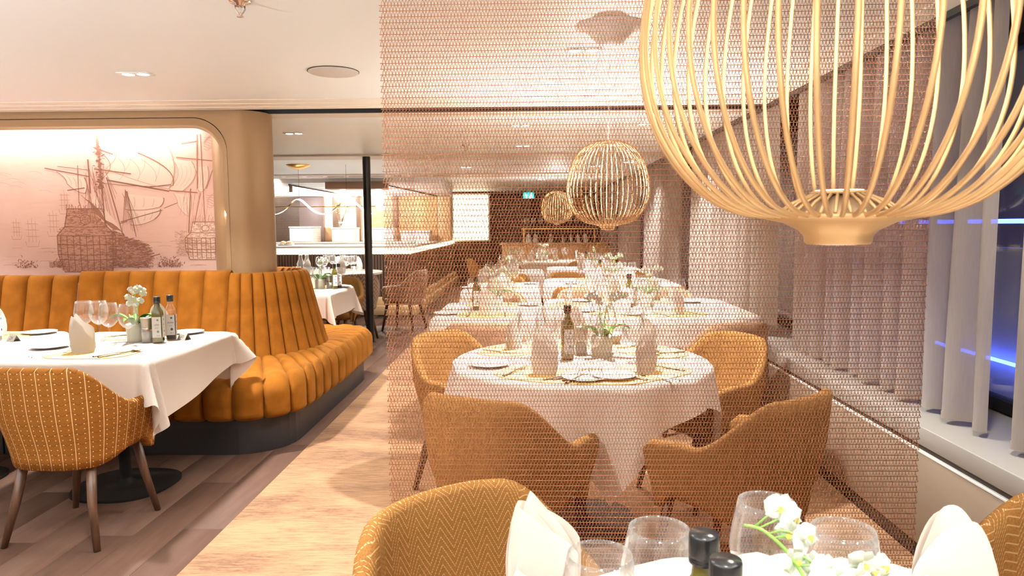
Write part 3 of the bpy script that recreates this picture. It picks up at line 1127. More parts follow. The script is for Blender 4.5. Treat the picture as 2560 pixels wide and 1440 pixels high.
def seat_cushion(name, mat):
    V, F, UV = [], [], []
    pr = [(0.0, .360), (.80, .362), (.93, .372), (1.0, .40), (1.0, .435), (.94, .462), (.8, .472), (.4, .476), (0, .477)]
    seg = 32
    for i in range(seg):
        a = 2 * PI * i / seg
        c, s_ = math.cos(a), math.sin(a)
        e = (abs(c) ** 3.4 + abs(s_) ** 3.4) ** (-1 / 3.4)
        for k, z in pr:
            V.append((c * e * k * .222, s_ * e * k * .222 + .045, z))
            UV.append((V[-1][0], V[-1][1]))
    n = len(pr)
    for i in range(seg):
        j = (i + 1) % seg
        for k in range(n - 1):
            F.append((i * n + k, j * n + k, j * n + k + 1, i * n + k + 1))
    return mesh(name, V, F, mat, True, UV)


legs = []
for sx in (-1, 1):
    for sy, y0, y1 in ((1, .17, .225), (-1, -.14, -.215)):
        legs.append(N('leg', tube('leg', [(sx * .15, y0, .37), (sx * .172, lerp(y0, y1, .5), .19), (sx * .21, y1, 0.0)], [.021, .019, .0135], 'walnut_leg', 10)))


def chair_spec(mat, seatmat=None, hb=.765):
    return [N('backrest', shell('backrest', mat, hb)), N('seat', seat_cushion('seat', seatmat or mat))] + legs


CH = {'stitched': chair_spec('fabric_stitched', 'chair_mustard'), 'zigzag': chair_spec('fabric_zigzag', 'chair_mustard', .77),
      'mustard': chair_spec('chair_mustard'), 'taupe': chair_spec('chair_taupe'), 'flame': chair_spec('fabric_flame', 'chair_mustard', .77)}


def chair(kind, x, y, face, label, group=None):
    """face: the point the sitter looks at, or an angle"""
    a = math.atan2(face[1] - y, face[0] - x) - PI / 2 if isinstance(face, tuple) else face
    return put('tub_chair', CH[kind], (x, y, 0.006 if x > -1.38 else 0), a, label, 'chair', group)


# ================================================================ TABLES AND CLOTHS


def sd_round(px, py, ax, ay, rc):
    qx, qy = abs(px) - (ax - rc), abs(py) - (ay - rc)
    return qx, qy


def cloth(name, ax, ay, rc, drop, ang=0.0, res=56, flare=0.34, folds=6, seed=0, sq=None):
    """a square cloth laid over a rounded top; it hangs from the edge and flares into folds"""
    rnd = random.Random(seed)
    p1, p2 = rnd.uniform(0, 6.28), rnd.uniform(0, 6.28)
    hx, hy = (sq, sq) if sq else (ax + drop, ay + drop)

    def fn(u, v):
        cx_, cy_ = lerp(-hx, hx, u), lerp(-hy, hy, v)
        x = cx_ * math.cos(ang) - cy_ * math.sin(ang)
        y = cx_ * math.sin(ang) + cy_ * math.cos(ang)
        qx, qy = abs(x) - (ax - rc), abs(y) - (ay - rc)
        sx, sy = (1 if x >= 0 else -1), (1 if y >= 0 else -1)
        if qx > 0 and qy > 0:
            l = math.hypot(qx, qy)
            d_ = l - rc
            nx, ny = sx * qx / l, sy * qy / l
        elif qx > qy:
            d_, nx, ny = qx - rc, sx, 0
        else:
            d_, nx, ny = qy - rc, 0, sy
        if d_ <= 0:
            return (x, y, 0.0035 - 0.003 * max(0, 1 + d_ / 0.02) ** 2)
        bx, by = x - nx * d_, y - ny * d_
        th = math.atan2(ny, nx)
        corner = abs(math.sin(2 * th)) ** 0.8 if rc < min(ax, ay) * .9 else 1.0
        wv = math.cos(folds * 2 * th + p1) * .6 + math.cos((folds * 2 + 3) * th + p2) * .4 if rc >= min(ax, ay) * .9 else math.cos(8 * th + PI * .15)
        o = flare * d_ * (0.42 + 0.58 * wv) * corner + 0.012 * min(1, d_ / .03)
        # straight runs get slow waves
        o += (1 - corner) * 0.10 * d_ * (0.5 + 0.5 * math.sin((bx * ny - by * nx) * 9 + p1))
        o = max(o, 0.004)
        e = 0.014
        if d_ < e:
            return (bx + nx * d_ * .8, by + ny * d_ * .8, 0.0005 - d_ * d_ / (2 * e))
        zz = -math.sqrt(max(d_ * d_ - o * o, 1e-6)) + e * .4
        return (bx + nx * (o + .004), by + ny * (o + .004), min(zz, -0.006))
    me = grid(name, fn, res, res, 'table_linen')
    return me


def table(x, y, ax, ay, rc, label, clabel, drop=.22, ang=0.0, seed=0, flare=.34, res=56, bare=None, group='restaurant tables', sq=None, folds=6):
    t = empty('restaurant_table', (x, y, 0.006 if x > -1.38 else 0), 0, label, 'table', group)
    pts = []
    for k in range(40):
        a = 2 * PI * k / 40
        c, s_ = math.cos(a), math.sin(a)
        pts.append(((ax - rc) * (1 if c > 0 else -1) + rc * c if rc < ax else ax * c, (ay - rc) * (1 if s_ > 0 else -1) + rc * s_ if rc < ay else ay * s_))
    ob('tabletop', prism('tabletop', pts, .718, .746, bare or 'brown_panel'), t)
    ob('post', lathe('post', [(.030, .012), (.028, .03), (.028, .70), (.10, .716), (.10, .718)], 'black_metal', 20), t)
    # base plate: three-cornered with bowed sides
    bp = []
    for k in range(48):
        a = 2 * PI * k / 48
        e = (abs(math.cos(a)) ** 2.6 + abs(math.sin(a)) ** 2.6) ** (-1 / 2.6)
        bp.append((.245 * math.cos(a) * e * (1 + .06 * math.sin(a)), .245 * math.sin(a) * e))
    ob('base_plate', prism('base_plate', bp, 0.0, .012, 'black_metal'), t)
    ob('base_boss', lathe('base_boss', [(.11, .012), (.06, .018), (.036, .030), (.030, .05)], 'black_metal', 24), t)
    if clabel:
        z = .7475 + (0.006 if x > -1.38 else 0)
        tag(ob('tablecloth', cloth('tablecloth', ax + .004, ay + .004, rc, drop, ang, res, flare, folds, seed, sq), None, (x, y, z)), clabel, 'tablecloth', 'white tablecloths')
    return t


TZ = .7515   # cloth top on the wooden floor
TC = .7575   # cloth top on the carpet

# ================================================================ TABLEWARE
gseg = 28
glass_bowl = lathe('bowl', [(.003, .088), (.012, .091), (.026, .100), (.040, .118), (.0475, .142), (.0480, .155), (.0455, .175), (.0405, .200), (.0375, .215),
                            (.0367, .215), (.0397, .200), (.0447, .175), (.0472, .155), (.0467, .142), (.0392, .119), (.025, .102), (.011, .0935), (0, .092)], 'clear_glass', gseg)
glass_stem = lathe('stem', [(.0045, .006), (.0034, .02), (.0032, .06), (.0036, .078), (.006, .089)], 'clear_glass', 12)
glass_foot = lathe('foot', [(0, .0), (.034, .0), (.0345, .001), (.02, .0035), (.006, .0055), (0, .006)], 'clear_glass', gseg)
GLASS = [N('bowl', glass_bowl), N('stem', glass_stem), N('foot', glass_foot)]
tumbler = lathe('tumbler', [(0, .002), (.030, .0), (.033, .004), (.038, .085), (.0372, .085), (.0318, .010), (0, .008)], 'clear_glass', 24)
plate_m = lathe('plate', [(0, .006), (.045, .006), (.055, .009), (.078, .017), (.086, .0195), (.0865, .021), (.084, .0212), (.055, .012), (.045, .009), (0, .009)], 'china', 36)
PLATE_BOT = lathe('plate', [(0, 0.001), (.046, 0.0), (.050, .002), (.056, .005), (.080, .0105), (.087, .0125), (.0875, .0142), (.085, .0144), (.056, .0095), (.046, .008), (0, .0078)], 'china', 40)
cup_m = [N('body', lathe('body', [(0, .001), (.022, 0), (.026, .004), (.036, .03), (.041, .058), (.040, .059), (.034, .03), (.024, .008), (0, .006)], 'china', 28)),
         N('handle', tube('handle', [(.037, 0, .046), (.052, 0, .048), (.058, 0, .034), (.050, 0, .020), (.033, 0, .018)], .0034, 'china', 8))]


def mat_mesh():
    pts = []
    for k in range(56):
        a = 2 * PI * k / 56
        e = (abs(math.cos(a)) ** 2.7 + abs(math.sin(a)) ** 2.7) ** (-1 / 2.7)
        pts.append((.205 * math.cos(a) * e, .140 * math.sin(a) * e))
    return prism('placemat', pts, 0, .003, 'placemat')


MAT = mat_mesh()


def cutlery(kind):
    if kind == 'knife':
        h = gridv(lambda u, v: (lerp(-.1, 0, u), .0048 * (.8 + .4 * (1 - u)) * math.cos(2 * PI * v), .0036 + .0030 * math.sin(2 * PI * v)), 6, 8)
        b = gridv(lambda u, v: (lerp(0, .105, u), lerp(-.0085 * math.sqrt(max(0, 1 - u ** 4)), .0045, v), .0040), 10, 2)
        return [N('handle', mesh('handle', *h, 'steel')), N('blade', mesh('blade', *b, 'steel'))]
    if kind == 'spoon':
        h = gridv(lambda u, v: (lerp(-.12, 0.03, u), (.0055 * (1 - u) + .0026) * math.cos(2 * PI * v), .0036 + .004 * u + .0022 * math.sin(2 * PI * v)), 6, 8)

        def bw(u, v):
            a = 2 * PI * u
            return (.055 + .030 * v * math.cos(a), .0185 * v * math.sin(a), .0028 + .0068 * v * v)
        return [N('handle', mesh('handle', *h, 'steel')), N('bowl', grid('bowl', bw, 20, 4, 'steel', True))]
    h = gridv(lambda u, v: (lerp(-.12, 0.03, u), (.0055 * (1 - u) + .0026) * math.cos(2 * PI * v), .0036 + .004 * u + .0022 * math.sin(2 * PI * v)), 6, 8)
    hd = gridv(lambda u, v: (lerp(.028, .052, u), lerp(-1, 1, v) * lerp(.0035, .0115, math.sqrt(u)), .0076 - .003 * math.sin(PI * u)), 6, 4)
    tn = [tubev([(.050, y, .0070), (.070, y, .0052), (.092, y * .95, .0090)], [.0016, .0015, .0009], 5) for y in (-.0098, -.0033, .0033, .0098)]
    return [N('handle', mesh('handle', *h, 'steel')), N('tines', mesh('tines', *join(hd, *tn), 'steel'))]


KNIFE, SPOON, FORK = cutlery('knife'), cutlery('spoon'), cutlery('fork')


def leaf_sheet(name, W0, W1, h, peak, depth, tilt, bend, ripple=0.0, cut=None, nu=18, nv=16, round_=1.6, thick=0.0016):
    """one standing fold of linen: width W0 at the foot, W1 at the belly, an outline that rises to a peak"""
    def top(s):
        d_ = (s - peak) / (1 - peak if s > peak else 1 + peak)
        k = 1 - abs(d_) ** round_ * (0.62 if cut is None else cut)
        return h * k

    def fn(u, v):
        s = 2 * u - 1
        zt = top(s)
        z = zt * v
        f = z / h
        wv = lerp(W0, W1, math.sin(min(1, f * 1.5) * PI / 2)) * (1 - .30 * f ** 3)
        x = wv * math.sin(s * bend) / math.sin(bend)
        y = depth * (math.cos(s * bend) - math.cos(bend)) / (1 - math.cos(bend)) + tilt * f * f + ripple * math.sin(s * 7 + f * 4) * f
        return (x, y, z)
    V1, F1 = gridv(fn, nu, nv)
    me = mesh(name, V1, F1, 'napkin_linen')
    return me


def napkin_spec(v):
    pk = {'left': -.55, 'right': .55, 'mid': 0.0}[v]
    out = [N('back_fold', leaf_sheet('back_fold', .050, .062, .180, pk * 1.3, .026, .004, 1.45, .001, cut=.34 if pk else .5, round_=1.5 if pk else 2.4)),
           N('inner_fold', leaf_sheet('inner_fold', .044, .054, .192, pk * .6, .014, .006, 1.2, .003, cut=.5, round_=1.2 if pk else 2.0)),
           N('inner_fold', leaf_sheet('inner_fold', .040, .050, .165, pk + .25 if pk <= 0 else pk - .25, .004, .012, 1.1, .005, round_=1.4), (0, -.004, 0), (0, 0, .12)),
           N('front_fold', leaf_sheet('front_fold', .050, .062, .088 if v != 'mid' else .10, pk * 1.7 if pk else -.9, -.027, -.002, 1.45, .0, cut=.5 if pk else .35, round_=1.1)),
           N('side_fold', leaf_sheet('side_fold', .048, .061, .176, (-.8 if pk < 0 else .8) if pk else .3, -.012, .006, 1.35, .001, cut=.52, round_=1.3 if pk else 2.2), (0, .004, 0))]
    return out


NAP = {k: napkin_spec(k) for k in ('left', 'right', 'mid')}

# ---- square oil and vinegar bottles


def sq_loft(name, prof, mat, n=2.0, seg=32):
    """profile of (half width, height, squareness)"""
    V, F = [], []
    for i in range(seg):
        a = 2 * PI * i / seg
        c, s_ = math.cos(a), math.sin(a)
        for r, z, q in prof:
            e = (abs(c) ** q + abs(s_) ** q) ** (-1 / q)
            V.append((r * c * e, r * s_ * e, z))
    m_ = len(prof)
    for i in range(seg):
        j = (i + 1) % seg
        F += [(i * m_ + k, j * m_ + k, j * m_ + k + 1, i * m_ + k + 1) for k in range(m_ - 1)]
    return mesh(name, V, F, mat)


BP = [(0, .001, 6), (.022, .0, 7), (.025, .004, 7), (.0255, .01, 7), (.0255, .150, 7), (.0245, .163, 6), (.019, .178, 4), (.0135, .192, 2.2), (.0125, .205, 2), (.0125, .222, 2)]
bottle_olive = sq_loft('glass_body', BP, 'olive_glass')
bottle_clear = sq_loft('glass_body', BP, 'clear_glass')
vin_fill = sq_loft('vinegar_fill', [(0, .004, 6), (.0225, .005, 7), (.0225, .135, 7), (0, .1352, 7)], 'vinegar')
cap_m = lathe('cap', [(0.0158, .208), (.0168, .209), (.0168, .214), (.0160, .215), (.0168, .217), (.0172, .219), (.0172, .240), (.0165, .243), (0, .2435)], 'black_gloss', 32)
lab_front = box('label', -.0215, .0215, -.0268, -.0262, .030, .138, 'label_paper')


def text_mesh(name, txt, size, mat, shear=0.0):
    cu = bpy.data.curves.new(name, 'FONT')
    cu.body = txt
    cu.size = size
    cu.align_x = 'CENTER'
    cu.align_y = 'CENTER'
    cu.shear = shear
    cu.resolution_u = 3
    tmp = bpy.data.objects.new('tmp_text', cu)
    COL.objects.link(tmp)
    dg = bpy.context.evaluated_depsgraph_get()
    dg.update()
    me = bpy.data.meshes.new_from_object(tmp.evaluated_get(dg))
    bpy.data.objects.remove(tmp)
    me.name = name
    me.materials.clear()
    me.materials.append(MATS[mat])
    return me


STAND = (PI / 2, 0, 0)


def label_kids(word, sub, ink):
    disc = lathe('dot', [(0.0055, 0), (0, 0.0003)], ink, 20)
    tear = mesh('drop', [(.0062 * math.sin(a) * (1 if math.cos(a) < .4 else .75), .0062 * math.cos(a) * (1.35 if math.cos(a) > 0 else 1), 0) for a in [2 * PI * k / 20 for k in range(20)]], [tuple(range(20))], ink, False)
    return [N('dot', disc, (.006, -.0271, .122), STAND), N('word', text_mesh('word', word, .015, 'ink', .35), (.0, -.0272, .098), STAND),
            N('rule', box('rule', -.012, .012, -.0002, 0, 0, .0004, 'ink'), (0, -.0271, .0885)),
            N('word', text_mesh('word', sub, .0085, 'ink', .35), (.0, -.0272, .081), STAND),
            N('drop', tear, (.006, -.0271, .061), STAND), N('fine_print', text_mesh('fine_print', '250 ml', .0065, 'ink'), (.006, -.0272, .041), STAND)]


def bottle_spec(kind):
    if kind == 'oil':
        f, s_ = ('olio', 'puro', 'ink_green'), bottle_olive
    else:
        f, s_ = ('balsa', 'mico', 'ink'), bottle_clear
    kids = label_kids(*f)
    sp = [N('glass_body', s_), N('cap', cap_m, label='black screw cap')]
    if kind != 'oil':
        sp.insert(1, N('vinegar_fill', vin_fill))
    sp.append(N('label', lab_front, kids=kids, label='white paper label'))
    sp.append(N('label', lab_front, rot=(0, 0, PI / 2), kids=kids, label='white paper label'))
    return sp


BOT = {'oil': bottle_spec('oil'), 'vinegar': bottle_spec('vinegar')}
GRIND = [N('glass_jar', lathe('glass_jar', [(0, 0), (.028, .0), (.030, .003), (.029, .066), (.026, .072)], 'clear_glass', 24)),
         N('salt_fill', lathe('salt_fill', [(0, .003), (.0265, .003), (.026, .058), (0, .060)], 'salt', 24)),
         N('collar', lathe('collar', [(.0285, .070), (.0285, .080), (.027, .081)], 'steel', 28)),
         N('grinder_top', lathe('grinder_top', [(.026, .081), (.027, .083), (.0315, .128), (.031, .132), (.0, .134)], 'brushed_steel', 28))]


def sign_spec(num):
    V = [(-.03, -.022, 0), (.03, -.022, 0), (.03, 0, .036), (-.03, 0, .036), (-.03, .022, 0), (.03, .022, 0)]
    th = .0015
    V += [(x, y * .9, max(0, z - th)) for x, y, z in V]
    F = [(0, 1, 2, 3), (3, 2, 5, 4), (7, 6, 9, 8), (8, 9, 10, 11), (0, 3, 9, 6), (1, 7, 8, 2), (3, 4, 10, 9), (2, 8, 11, 5), (0, 6, 7, 1), (4, 5, 11, 10)]
    tx = text_mesh('number', num, .026, 'ink')
    sl = math.atan2(.036, .022)
    return [N('tent', mesh('tent', V, F, 'sign_metal', False)), N('number', tx, (0, -.0115, .0178), (sl, 0, 0))]


# ---- orchids
petal_b = grid('petal', lambda u, v: (.0200 * math.sin(PI * min(1, u * .93 + .07) ** .9) ** .8 * (2 * v - 1), .029 * u, .004 * math.sin(PI * u) - .005 * (2 * v - 1) ** 2 + .004 * u * u), 6, 5, 'petal')
petal_s = grid('petal', lambda u, v: (.0110 * math.sin(PI * min(1, u * .94 + .06) ** .9) ** .85 * (2 * v - 1), .027 * u, .005 * u - .003 * (2 * v - 1) ** 2), 6, 4, 'petal')
lip = grid('lip', lambda u, v: (.0055 * math.sin(PI * u ** .7) * (2 * v - 1), .012 * u, .008 * math.sin(PI * u) + .006 * (2 * v - 1) ** 2), 5, 4, 'petal_lip')
FLOWER = [N('petal', petal_b, rot=(0, 0, -PI / 2)), N('petal', petal_b, rot=(0, 0, PI / 2)), N('petal', petal_s), N('petal', petal_s, rot=(0, 0, 2.35)),
          N('petal', petal_s, rot=(0, 0, -2.35)), N('lip', lip, (0, 0, .002), (.5, 0, PI))]
bm_ = bmesh.new()
for n_ in FLOWER:
    tmp = n_.data.copy()
    tmp.transform(Matrix.Translation(n_.loc) @ Matrix.Rotation(n_.rot[2], 4, 'Z') @ Matrix.Rotation(n_.rot[0], 4, 'X'))
    bm_.from_mesh(tmp)
flower_far = bpy.data.meshes.new('flower')
bm_.to_mesh(flower_far)
flower_far.materials.append(MATS['petal'])
flower_far.polygons.foreach_set('use_smooth', [True] * len(flower_far.polygons))
pot_m = lathe('pot', [(0, .001), (.042, 0), (.046, .004), (.049, .06), (.050, .085), (.0505, .088), (.0505, .094), (.047, .0945), (.045, .086), (0, .084)], 'pot_glaze', 32)
soil_m = lathe('soil', [(.0455, .086), (.02, .090), (0, .091)], 'soil', 20)
leaf_m = grid('leaf', lambda u, v: (.022 * math.sin(PI * min(1, u ** .7)) * (2 * v - 1) + .002, .02 + .11 * u, .05 * math.sin(2.2 * u) - .02 * u * u + .012 * (2 * v - 1) ** 2), 10, 4, 'leaf')


def orchid(x, y, z, rz, label, spikes, fine=False, leaves=4, seed=0):
    """spikes: lists of stem points in the plant's own frame; flowers sit along the upper part"""
    rnd = random.Random(seed)
    t = empty('orchid', (x, y, z), rz, label, 'plant', 'white orchids on the tables')
    ob('pot', pot_m, t)
    ob('soil', soil_m, t)
    for k in range(leaves):
        ob('leaf', leaf_m, t, (0, 0, .085), (0.15 * (k % 2), 0, k * 2 * PI / leaves + .5))
    for pts, nf in spikes:
        P_ = [Vector(p) for p in pts]
        cur = []
        for i in range(len(P_) - 1):
            a, b, c, d_ = P_[max(0, i - 1)], P_[i], P_[i + 1], P_[min(len(P_) - 1, i + 2)]
            for k in range(5):
                s_ = k / 5
                cur.append(.5 * ((2 * b) + (c - a) * s_ + (2 * a - 5 * b + 4 * c - d_) * s_ * s_ + (3 * b - a - 3 * c + d_) * s_ ** 3))
        cur.append(P_[-1])
        ob('stem', tube('stem', cur, [lerp(.0030, .0016, i / len(cur)) for i in range(len(cur))], 'stem', 7), t)
        for j, f in enumerate(nf):
            p = cur[min(len(cur) - 1, int(f[0] * len(cur)))]
            off = Vector(f[1])
            ob('pedicel', tube('pedicel', [p, p + off * .55 + Vector((0, 0, .003)), p + off], .0011, 'stem', 5), t)
            q = p + off
            rx, ry, rzz = f[2]
            sc = f[3] if len(f) > 3 else .78
            if fine:
                fo = ob('flower', lathe('flower_heart', [(0, .002), (.003, .001), (0, -.002)], 'petal_lip', 8), t, q, (rx, ry, rzz))
                for n_ in FLOWER:
                    ob(n_.name, n_.data, fo, n_.loc, n_.rot)
            else:
                fo = ob('flower', flower_far, t, q, (rx, ry, rzz))
            fo.scale = (sc, sc, sc)
    return t


def std_spikes(rnd, lean=1.0):
    out = []
    for s_ in (1, -1):
        pts = [(0.005 * s_, 0, .09), (.012 * s_, -.005, .17), (.02 * s_ * lean, -.01, .235), (.055 * s_ * lean, -.015, .275), (.09 * s_ * lean, -.02, .265)]
        fl_ = [(f, (rnd.uniform(-.012, .012), -.016 + rnd.uniform(-.008, .004), rnd.uniform(-.004, .018)), (PI / 2 + rnd.uniform(-.4, .3), rnd.uniform(-.4, .4), rnd.uniform(-.5, .5))) for f in (.5, .58, .66, .74, .82, .90, .96)]
        out.append((pts, fl_))
    return out


# ================================================================ LAYING A PLACE


def lay(cx_, cy_, dx, dy, z, where, nap='left', items='mpnfksgG', r=None):
    """one place; (dx,dy) points from the sitter to the table middle; origin on the mat centre"""
    l = math.hypot(dx, dy)
    dx, dy = dx / l, dy / l
    a = math.atan2(dy, dx) - PI / 2

    def at(u, v):
        return (cx_ + u * dy + v * dx, cy_ - u * dx + v * dy)
    def it(ch, nm, spec, u, v, dz, da, lb, cat, grp):
        if ch in items:
            p = at(u, v)
            put(nm, spec, (*p, z + dz), a + da, lb + ', ' + where, cat, grp)
    it('m', 'placemat', MAT, 0, 0, 0, 0, 'yellow placemat', 'placemat', 'yellow placemats')
    it('n', 'napkin', NAP[nap], 0, 0, .003, 0, 'standing white napkin', 'napkin', 'standing white napkins')
    it('f', 'fork', FORK, -.125, .005, .003, PI / 2, 'steel fork', 'fork', 'steel forks')
    it('k', 'knife', KNIFE, .115, .005, .003, PI / 2 + .06, 'steel knife', 'knife', 'steel knives')
    it('s', 'spoon', SPOON, .150, 0, .003, PI / 2 - .04, 'steel spoon', 'spoon', 'steel spoons')
    it('p', 'bread_plate', PLATE_BOT, -.285, .06, 0, 0, 'white bread plate', 'plate', 'white bread plates')
    it('g', 'wine_glass', GLASS, .13, .19, 0, 0, 'wine glass nearer the knife', 'glass', 'balloon wine glasses')
    it('G', 'wine_glass', GLASS, .035, .22, 0, 0, 'wine glass beyond the napkin', 'glass', 'balloon wine glasses')
    it('t', 'tumbler', tumbler, .21, .13, 0, 0, 'water tumbler', 'glass', 'water tumblers')
    it('c', 'coffee_cup', cup_m, .24, .02, 0, 0, 'white coffee cup', 'cup', 'white coffee cups')
# ================================================================ TABLE 30 (front left)
table(-2.135, 3.59, .395, .46, .05, 'two-seat pedestal table numbered 30 in front of the orange banquette', 'white tablecloth with long pointed corners on table 30', .235, .14, 1, .62, 80)
W30 = 'on front side of table 30'
R30 = 'on banquette side of table 30'
put('placemat', MAT, (-2.10, 3.315, TZ), 0, 'yellow woven placemat ' + W30, 'placemat', 'yellow placemats')
put('napkin', NAP['right'], (-2.165, 3.345, TZ + .003), PI + .15, 'folded white napkin standing ' + W30, 'napkin', 'standing white napkins')
put('knife', KNIFE, (-1.985, 3.30, TZ + .003), 1.05, 'steel knife lying right of the napkin ' + W30, 'knife', 'steel knives')
put('spoon', SPOON, (-1.94, 3.32, TZ + .003), 1.05, 'steel spoon with its bowl toward the pot ' + W30, 'spoon', 'steel spoons')
put('knife', KNIFE, (-1.955, 3.285, TZ + .003), 1.1, 'second steel knife beside the spoon ' + W30, 'knife', 'steel knives')
put('fork', FORK, (-2.27, 3.31, TZ + .003), 1.0, 'steel fork left of the napkin ' + W30, 'fork', 'steel forks')
put('fork', FORK, (-2.245, 3.29, TZ + .003), 1.05, 'second steel fork nearest the napkin ' + W30, 'fork', 'steel forks')
put('bread_plate', PLATE_BOT, (-2.425, 3.485, TZ), 0, 'white bread plate at the left edge of table 30', 'plate', 'white bread plates')
put('placemat', MAT, (-2.16, 3.86, TZ), PI, 'yellow woven placemat ' + R30, 'placemat', 'yellow placemats')
put('napkin', NAP['mid'], (-2.06, 3.87, TZ + .003), PI, 'folded white napkin behind the bottles on table 30', 'napkin', 'standing white napkins')
put('fork', FORK, (-2.27, 3.86, TZ + .003), -2.4, 'steel fork behind the wine glasses ' + R30, 'fork', 'steel forks')
put('knife', KNIFE, (-2.31, 3.84, TZ + .003), -2.5, 'steel knife behind the wine glasses ' + R30, 'knife', 'steel knives')
put('bread_plate', PLATE_BOT, (-1.955, 3.965, TZ), 0, 'white bread plate at the right rear corner of table 30', 'plate', 'white bread plates')
for (x, y), lb in zip(((-2.052, 3.545), (-2.185, 3.60), (-2.30, 3.70), (-2.38, 3.70)),
                      ('rightmost balloon wine glass on table 30, in front of the orchid pot', 'second balloon wine glass from the right on table 30',
                       'third balloon wine glass from the right on table 30', 'leftmost balloon wine glass on table 30')):
    put('wine_glass', GLASS, (x, y, TZ), 0, lb, 'glass', 'balloon wine glasses')
orchid(-2.10, 3.70, TZ, 0.2, 'white orchid in a pale green pot on table 30', [
    ([(0, 0, .09), (-.01, 0, .16), (.0, -.01, .22), (.02, -.02, .27), (.055, -.03, .275)], [(f, (random.uniform(-.035, .03), -.02, random.uniform(-.02, .025)), (PI / 2 + random.uniform(-.3, .3), random.uniform(-.4, .4), random.uniform(-.4, .4))) for f in (.5, .58, .66, .74, .8, .86, .92, .97)]),
    ([(0, 0, .09), (.01, 0, .16), (.015, -.01, .20), (.01, -.02, .235)], [(f, (random.uniform(-.03, .03), -.02, random.uniform(-.015, .02)), (PI / 2 + random.uniform(-.3, .3), random.uniform(-.4, .4), random.uniform(-.4, .4))) for f in (.7, .8, .9, .97)])], True, 5, 3)
put('salt_grinder', GRIND, (-2.02, 3.66, TZ), 0, 'salt grinder with steel top between pot and bottles on table 30', 'grinder', 'salt grinders')
put('oil_bottle', BOT['oil'], (-1.953, 3.645, TZ), .22, 'olive green oil bottle with white label on table 30', 'bottle', 'oil and vinegar bottles')
put('vinegar_bottle', BOT['vinegar'], (-1.930, 3.735, TZ), .35, 'clear vinegar bottle behind the oil bottle on table 30', 'bottle', 'oil and vinegar bottles')
put('table_number', sign_spec('30'), (-1.868, 3.745, TZ), -.42, 'metal tent sign reading 30, right of the oil bottle', 'sign', 'table number signs')
chair('stitched', -2.02, 3.06, -.06, 'mustard chair with dotted chevron stitching pulled up to table 30')

# ---- table 29 (left edge)
table(-3.12, 3.62, .395, .46, .05, 'pedestal table numbered 29 at the left edge of the picture', 'white tablecloth on table 29 at the left edge', .215, 0, 4, .30, 56)
W29 = 'on the table at the left picture edge'
put('placemat', MAT, (-3.02, 3.90, TZ), PI, 'yellow woven placemat ' + W29, 'placemat', 'yellow placemats')
put('napkin', NAP['mid'], (-3.02, 3.91, TZ + .003), PI, 'folded white napkin ' + W29, 'napkin', 'standing white napkins')
put('fork', FORK, (-2.91, 3.90, TZ + .003), -2.9, 'steel fork beside the napkin ' + W29, 'fork', 'steel forks')
put('bread_plate', PLATE_BOT, (-2.815, 3.97, TZ), 0, 'white bread plate ' + W29, 'plate', 'white bread plates')
put('vinegar_bottle', BOT['vinegar'], (-2.865, 3.70, TZ), .25, 'vinegar bottle with white label ' + W29, 'bottle', 'oil and vinegar bottles')
put('table_number', sign_spec('29'), (-2.77, 3.70, TZ), -.42, 'metal tent sign reading 29 at the left picture edge', 'sign', 'table number signs')

# ================================================================ FOREGROUND TABLE
table(.42, .71, .55, .55, .55, 'round table in the foreground below the nearest pendant', 'white cloth on the foreground round table', .26, .5, 9, .2, 56)
NF = 'on the foreground table'
put('napkin', NAP['left'], (.018, 1.035, TC), .25, 'large folded white napkin at left ' + NF, 'napkin', 'standing white napkins')
put('napkin', NAP['mid'], (.600, .985, TC), -.1, 'large folded white napkin at right ' + NF, 'napkin', 'standing white napkins')
put('wine_glass', GLASS, (.159, .867, TC), 0, 'balloon wine glass left of the black capped bottles ' + NF, 'glass', 'balloon wine glasses')
put('wine_glass', GLASS, (.078, .795, TC), 0, 'wine glass nearest the left napkin ' + NF, 'glass', 'balloon wine glasses')
put('wine_glass', GLASS, (.322, .957, TC), 0, 'balloon wine glass behind the orchid spray ' + NF, 'glass', 'balloon wine glasses')
put('wine_glass', GLASS, (.388, .868, TC), 0, 'balloon wine glass right of the orchid spray ' + NF, 'glass', 'balloon wine glasses')
put('bread_plate', PLATE_BOT, (.30, 1.12, TC), 0, 'white bread plate behind the bottles ' + NF, 'plate', 'white bread plates')
put('oil_bottle', BOT['oil'], (.196, .789, TC), .1, 'oil bottle with black cap, the taller looking one ' + NF, 'bottle', 'oil and vinegar bottles')
put('vinegar_bottle', BOT['vinegar'], (.203, .725, TC), .1, 'vinegar bottle with black cap in front of the oil ' + NF, 'bottle', 'oil and vinegar bottles')
ox, oy = .315, .70


def rel(x, y, z):
    return (x - ox, y - oy, z - TC - .036)


FA = (1.25, .0, .2)
rn = random.Random(21)


def fl(f, dx, dy, dz):
    return (f, (dx, dy, dz), (PI / 2 + rn.uniform(-.5, .3), rn.uniform(-.5, .5), rn.uniform(-.6, .6)), rn.uniform(.58, .72))


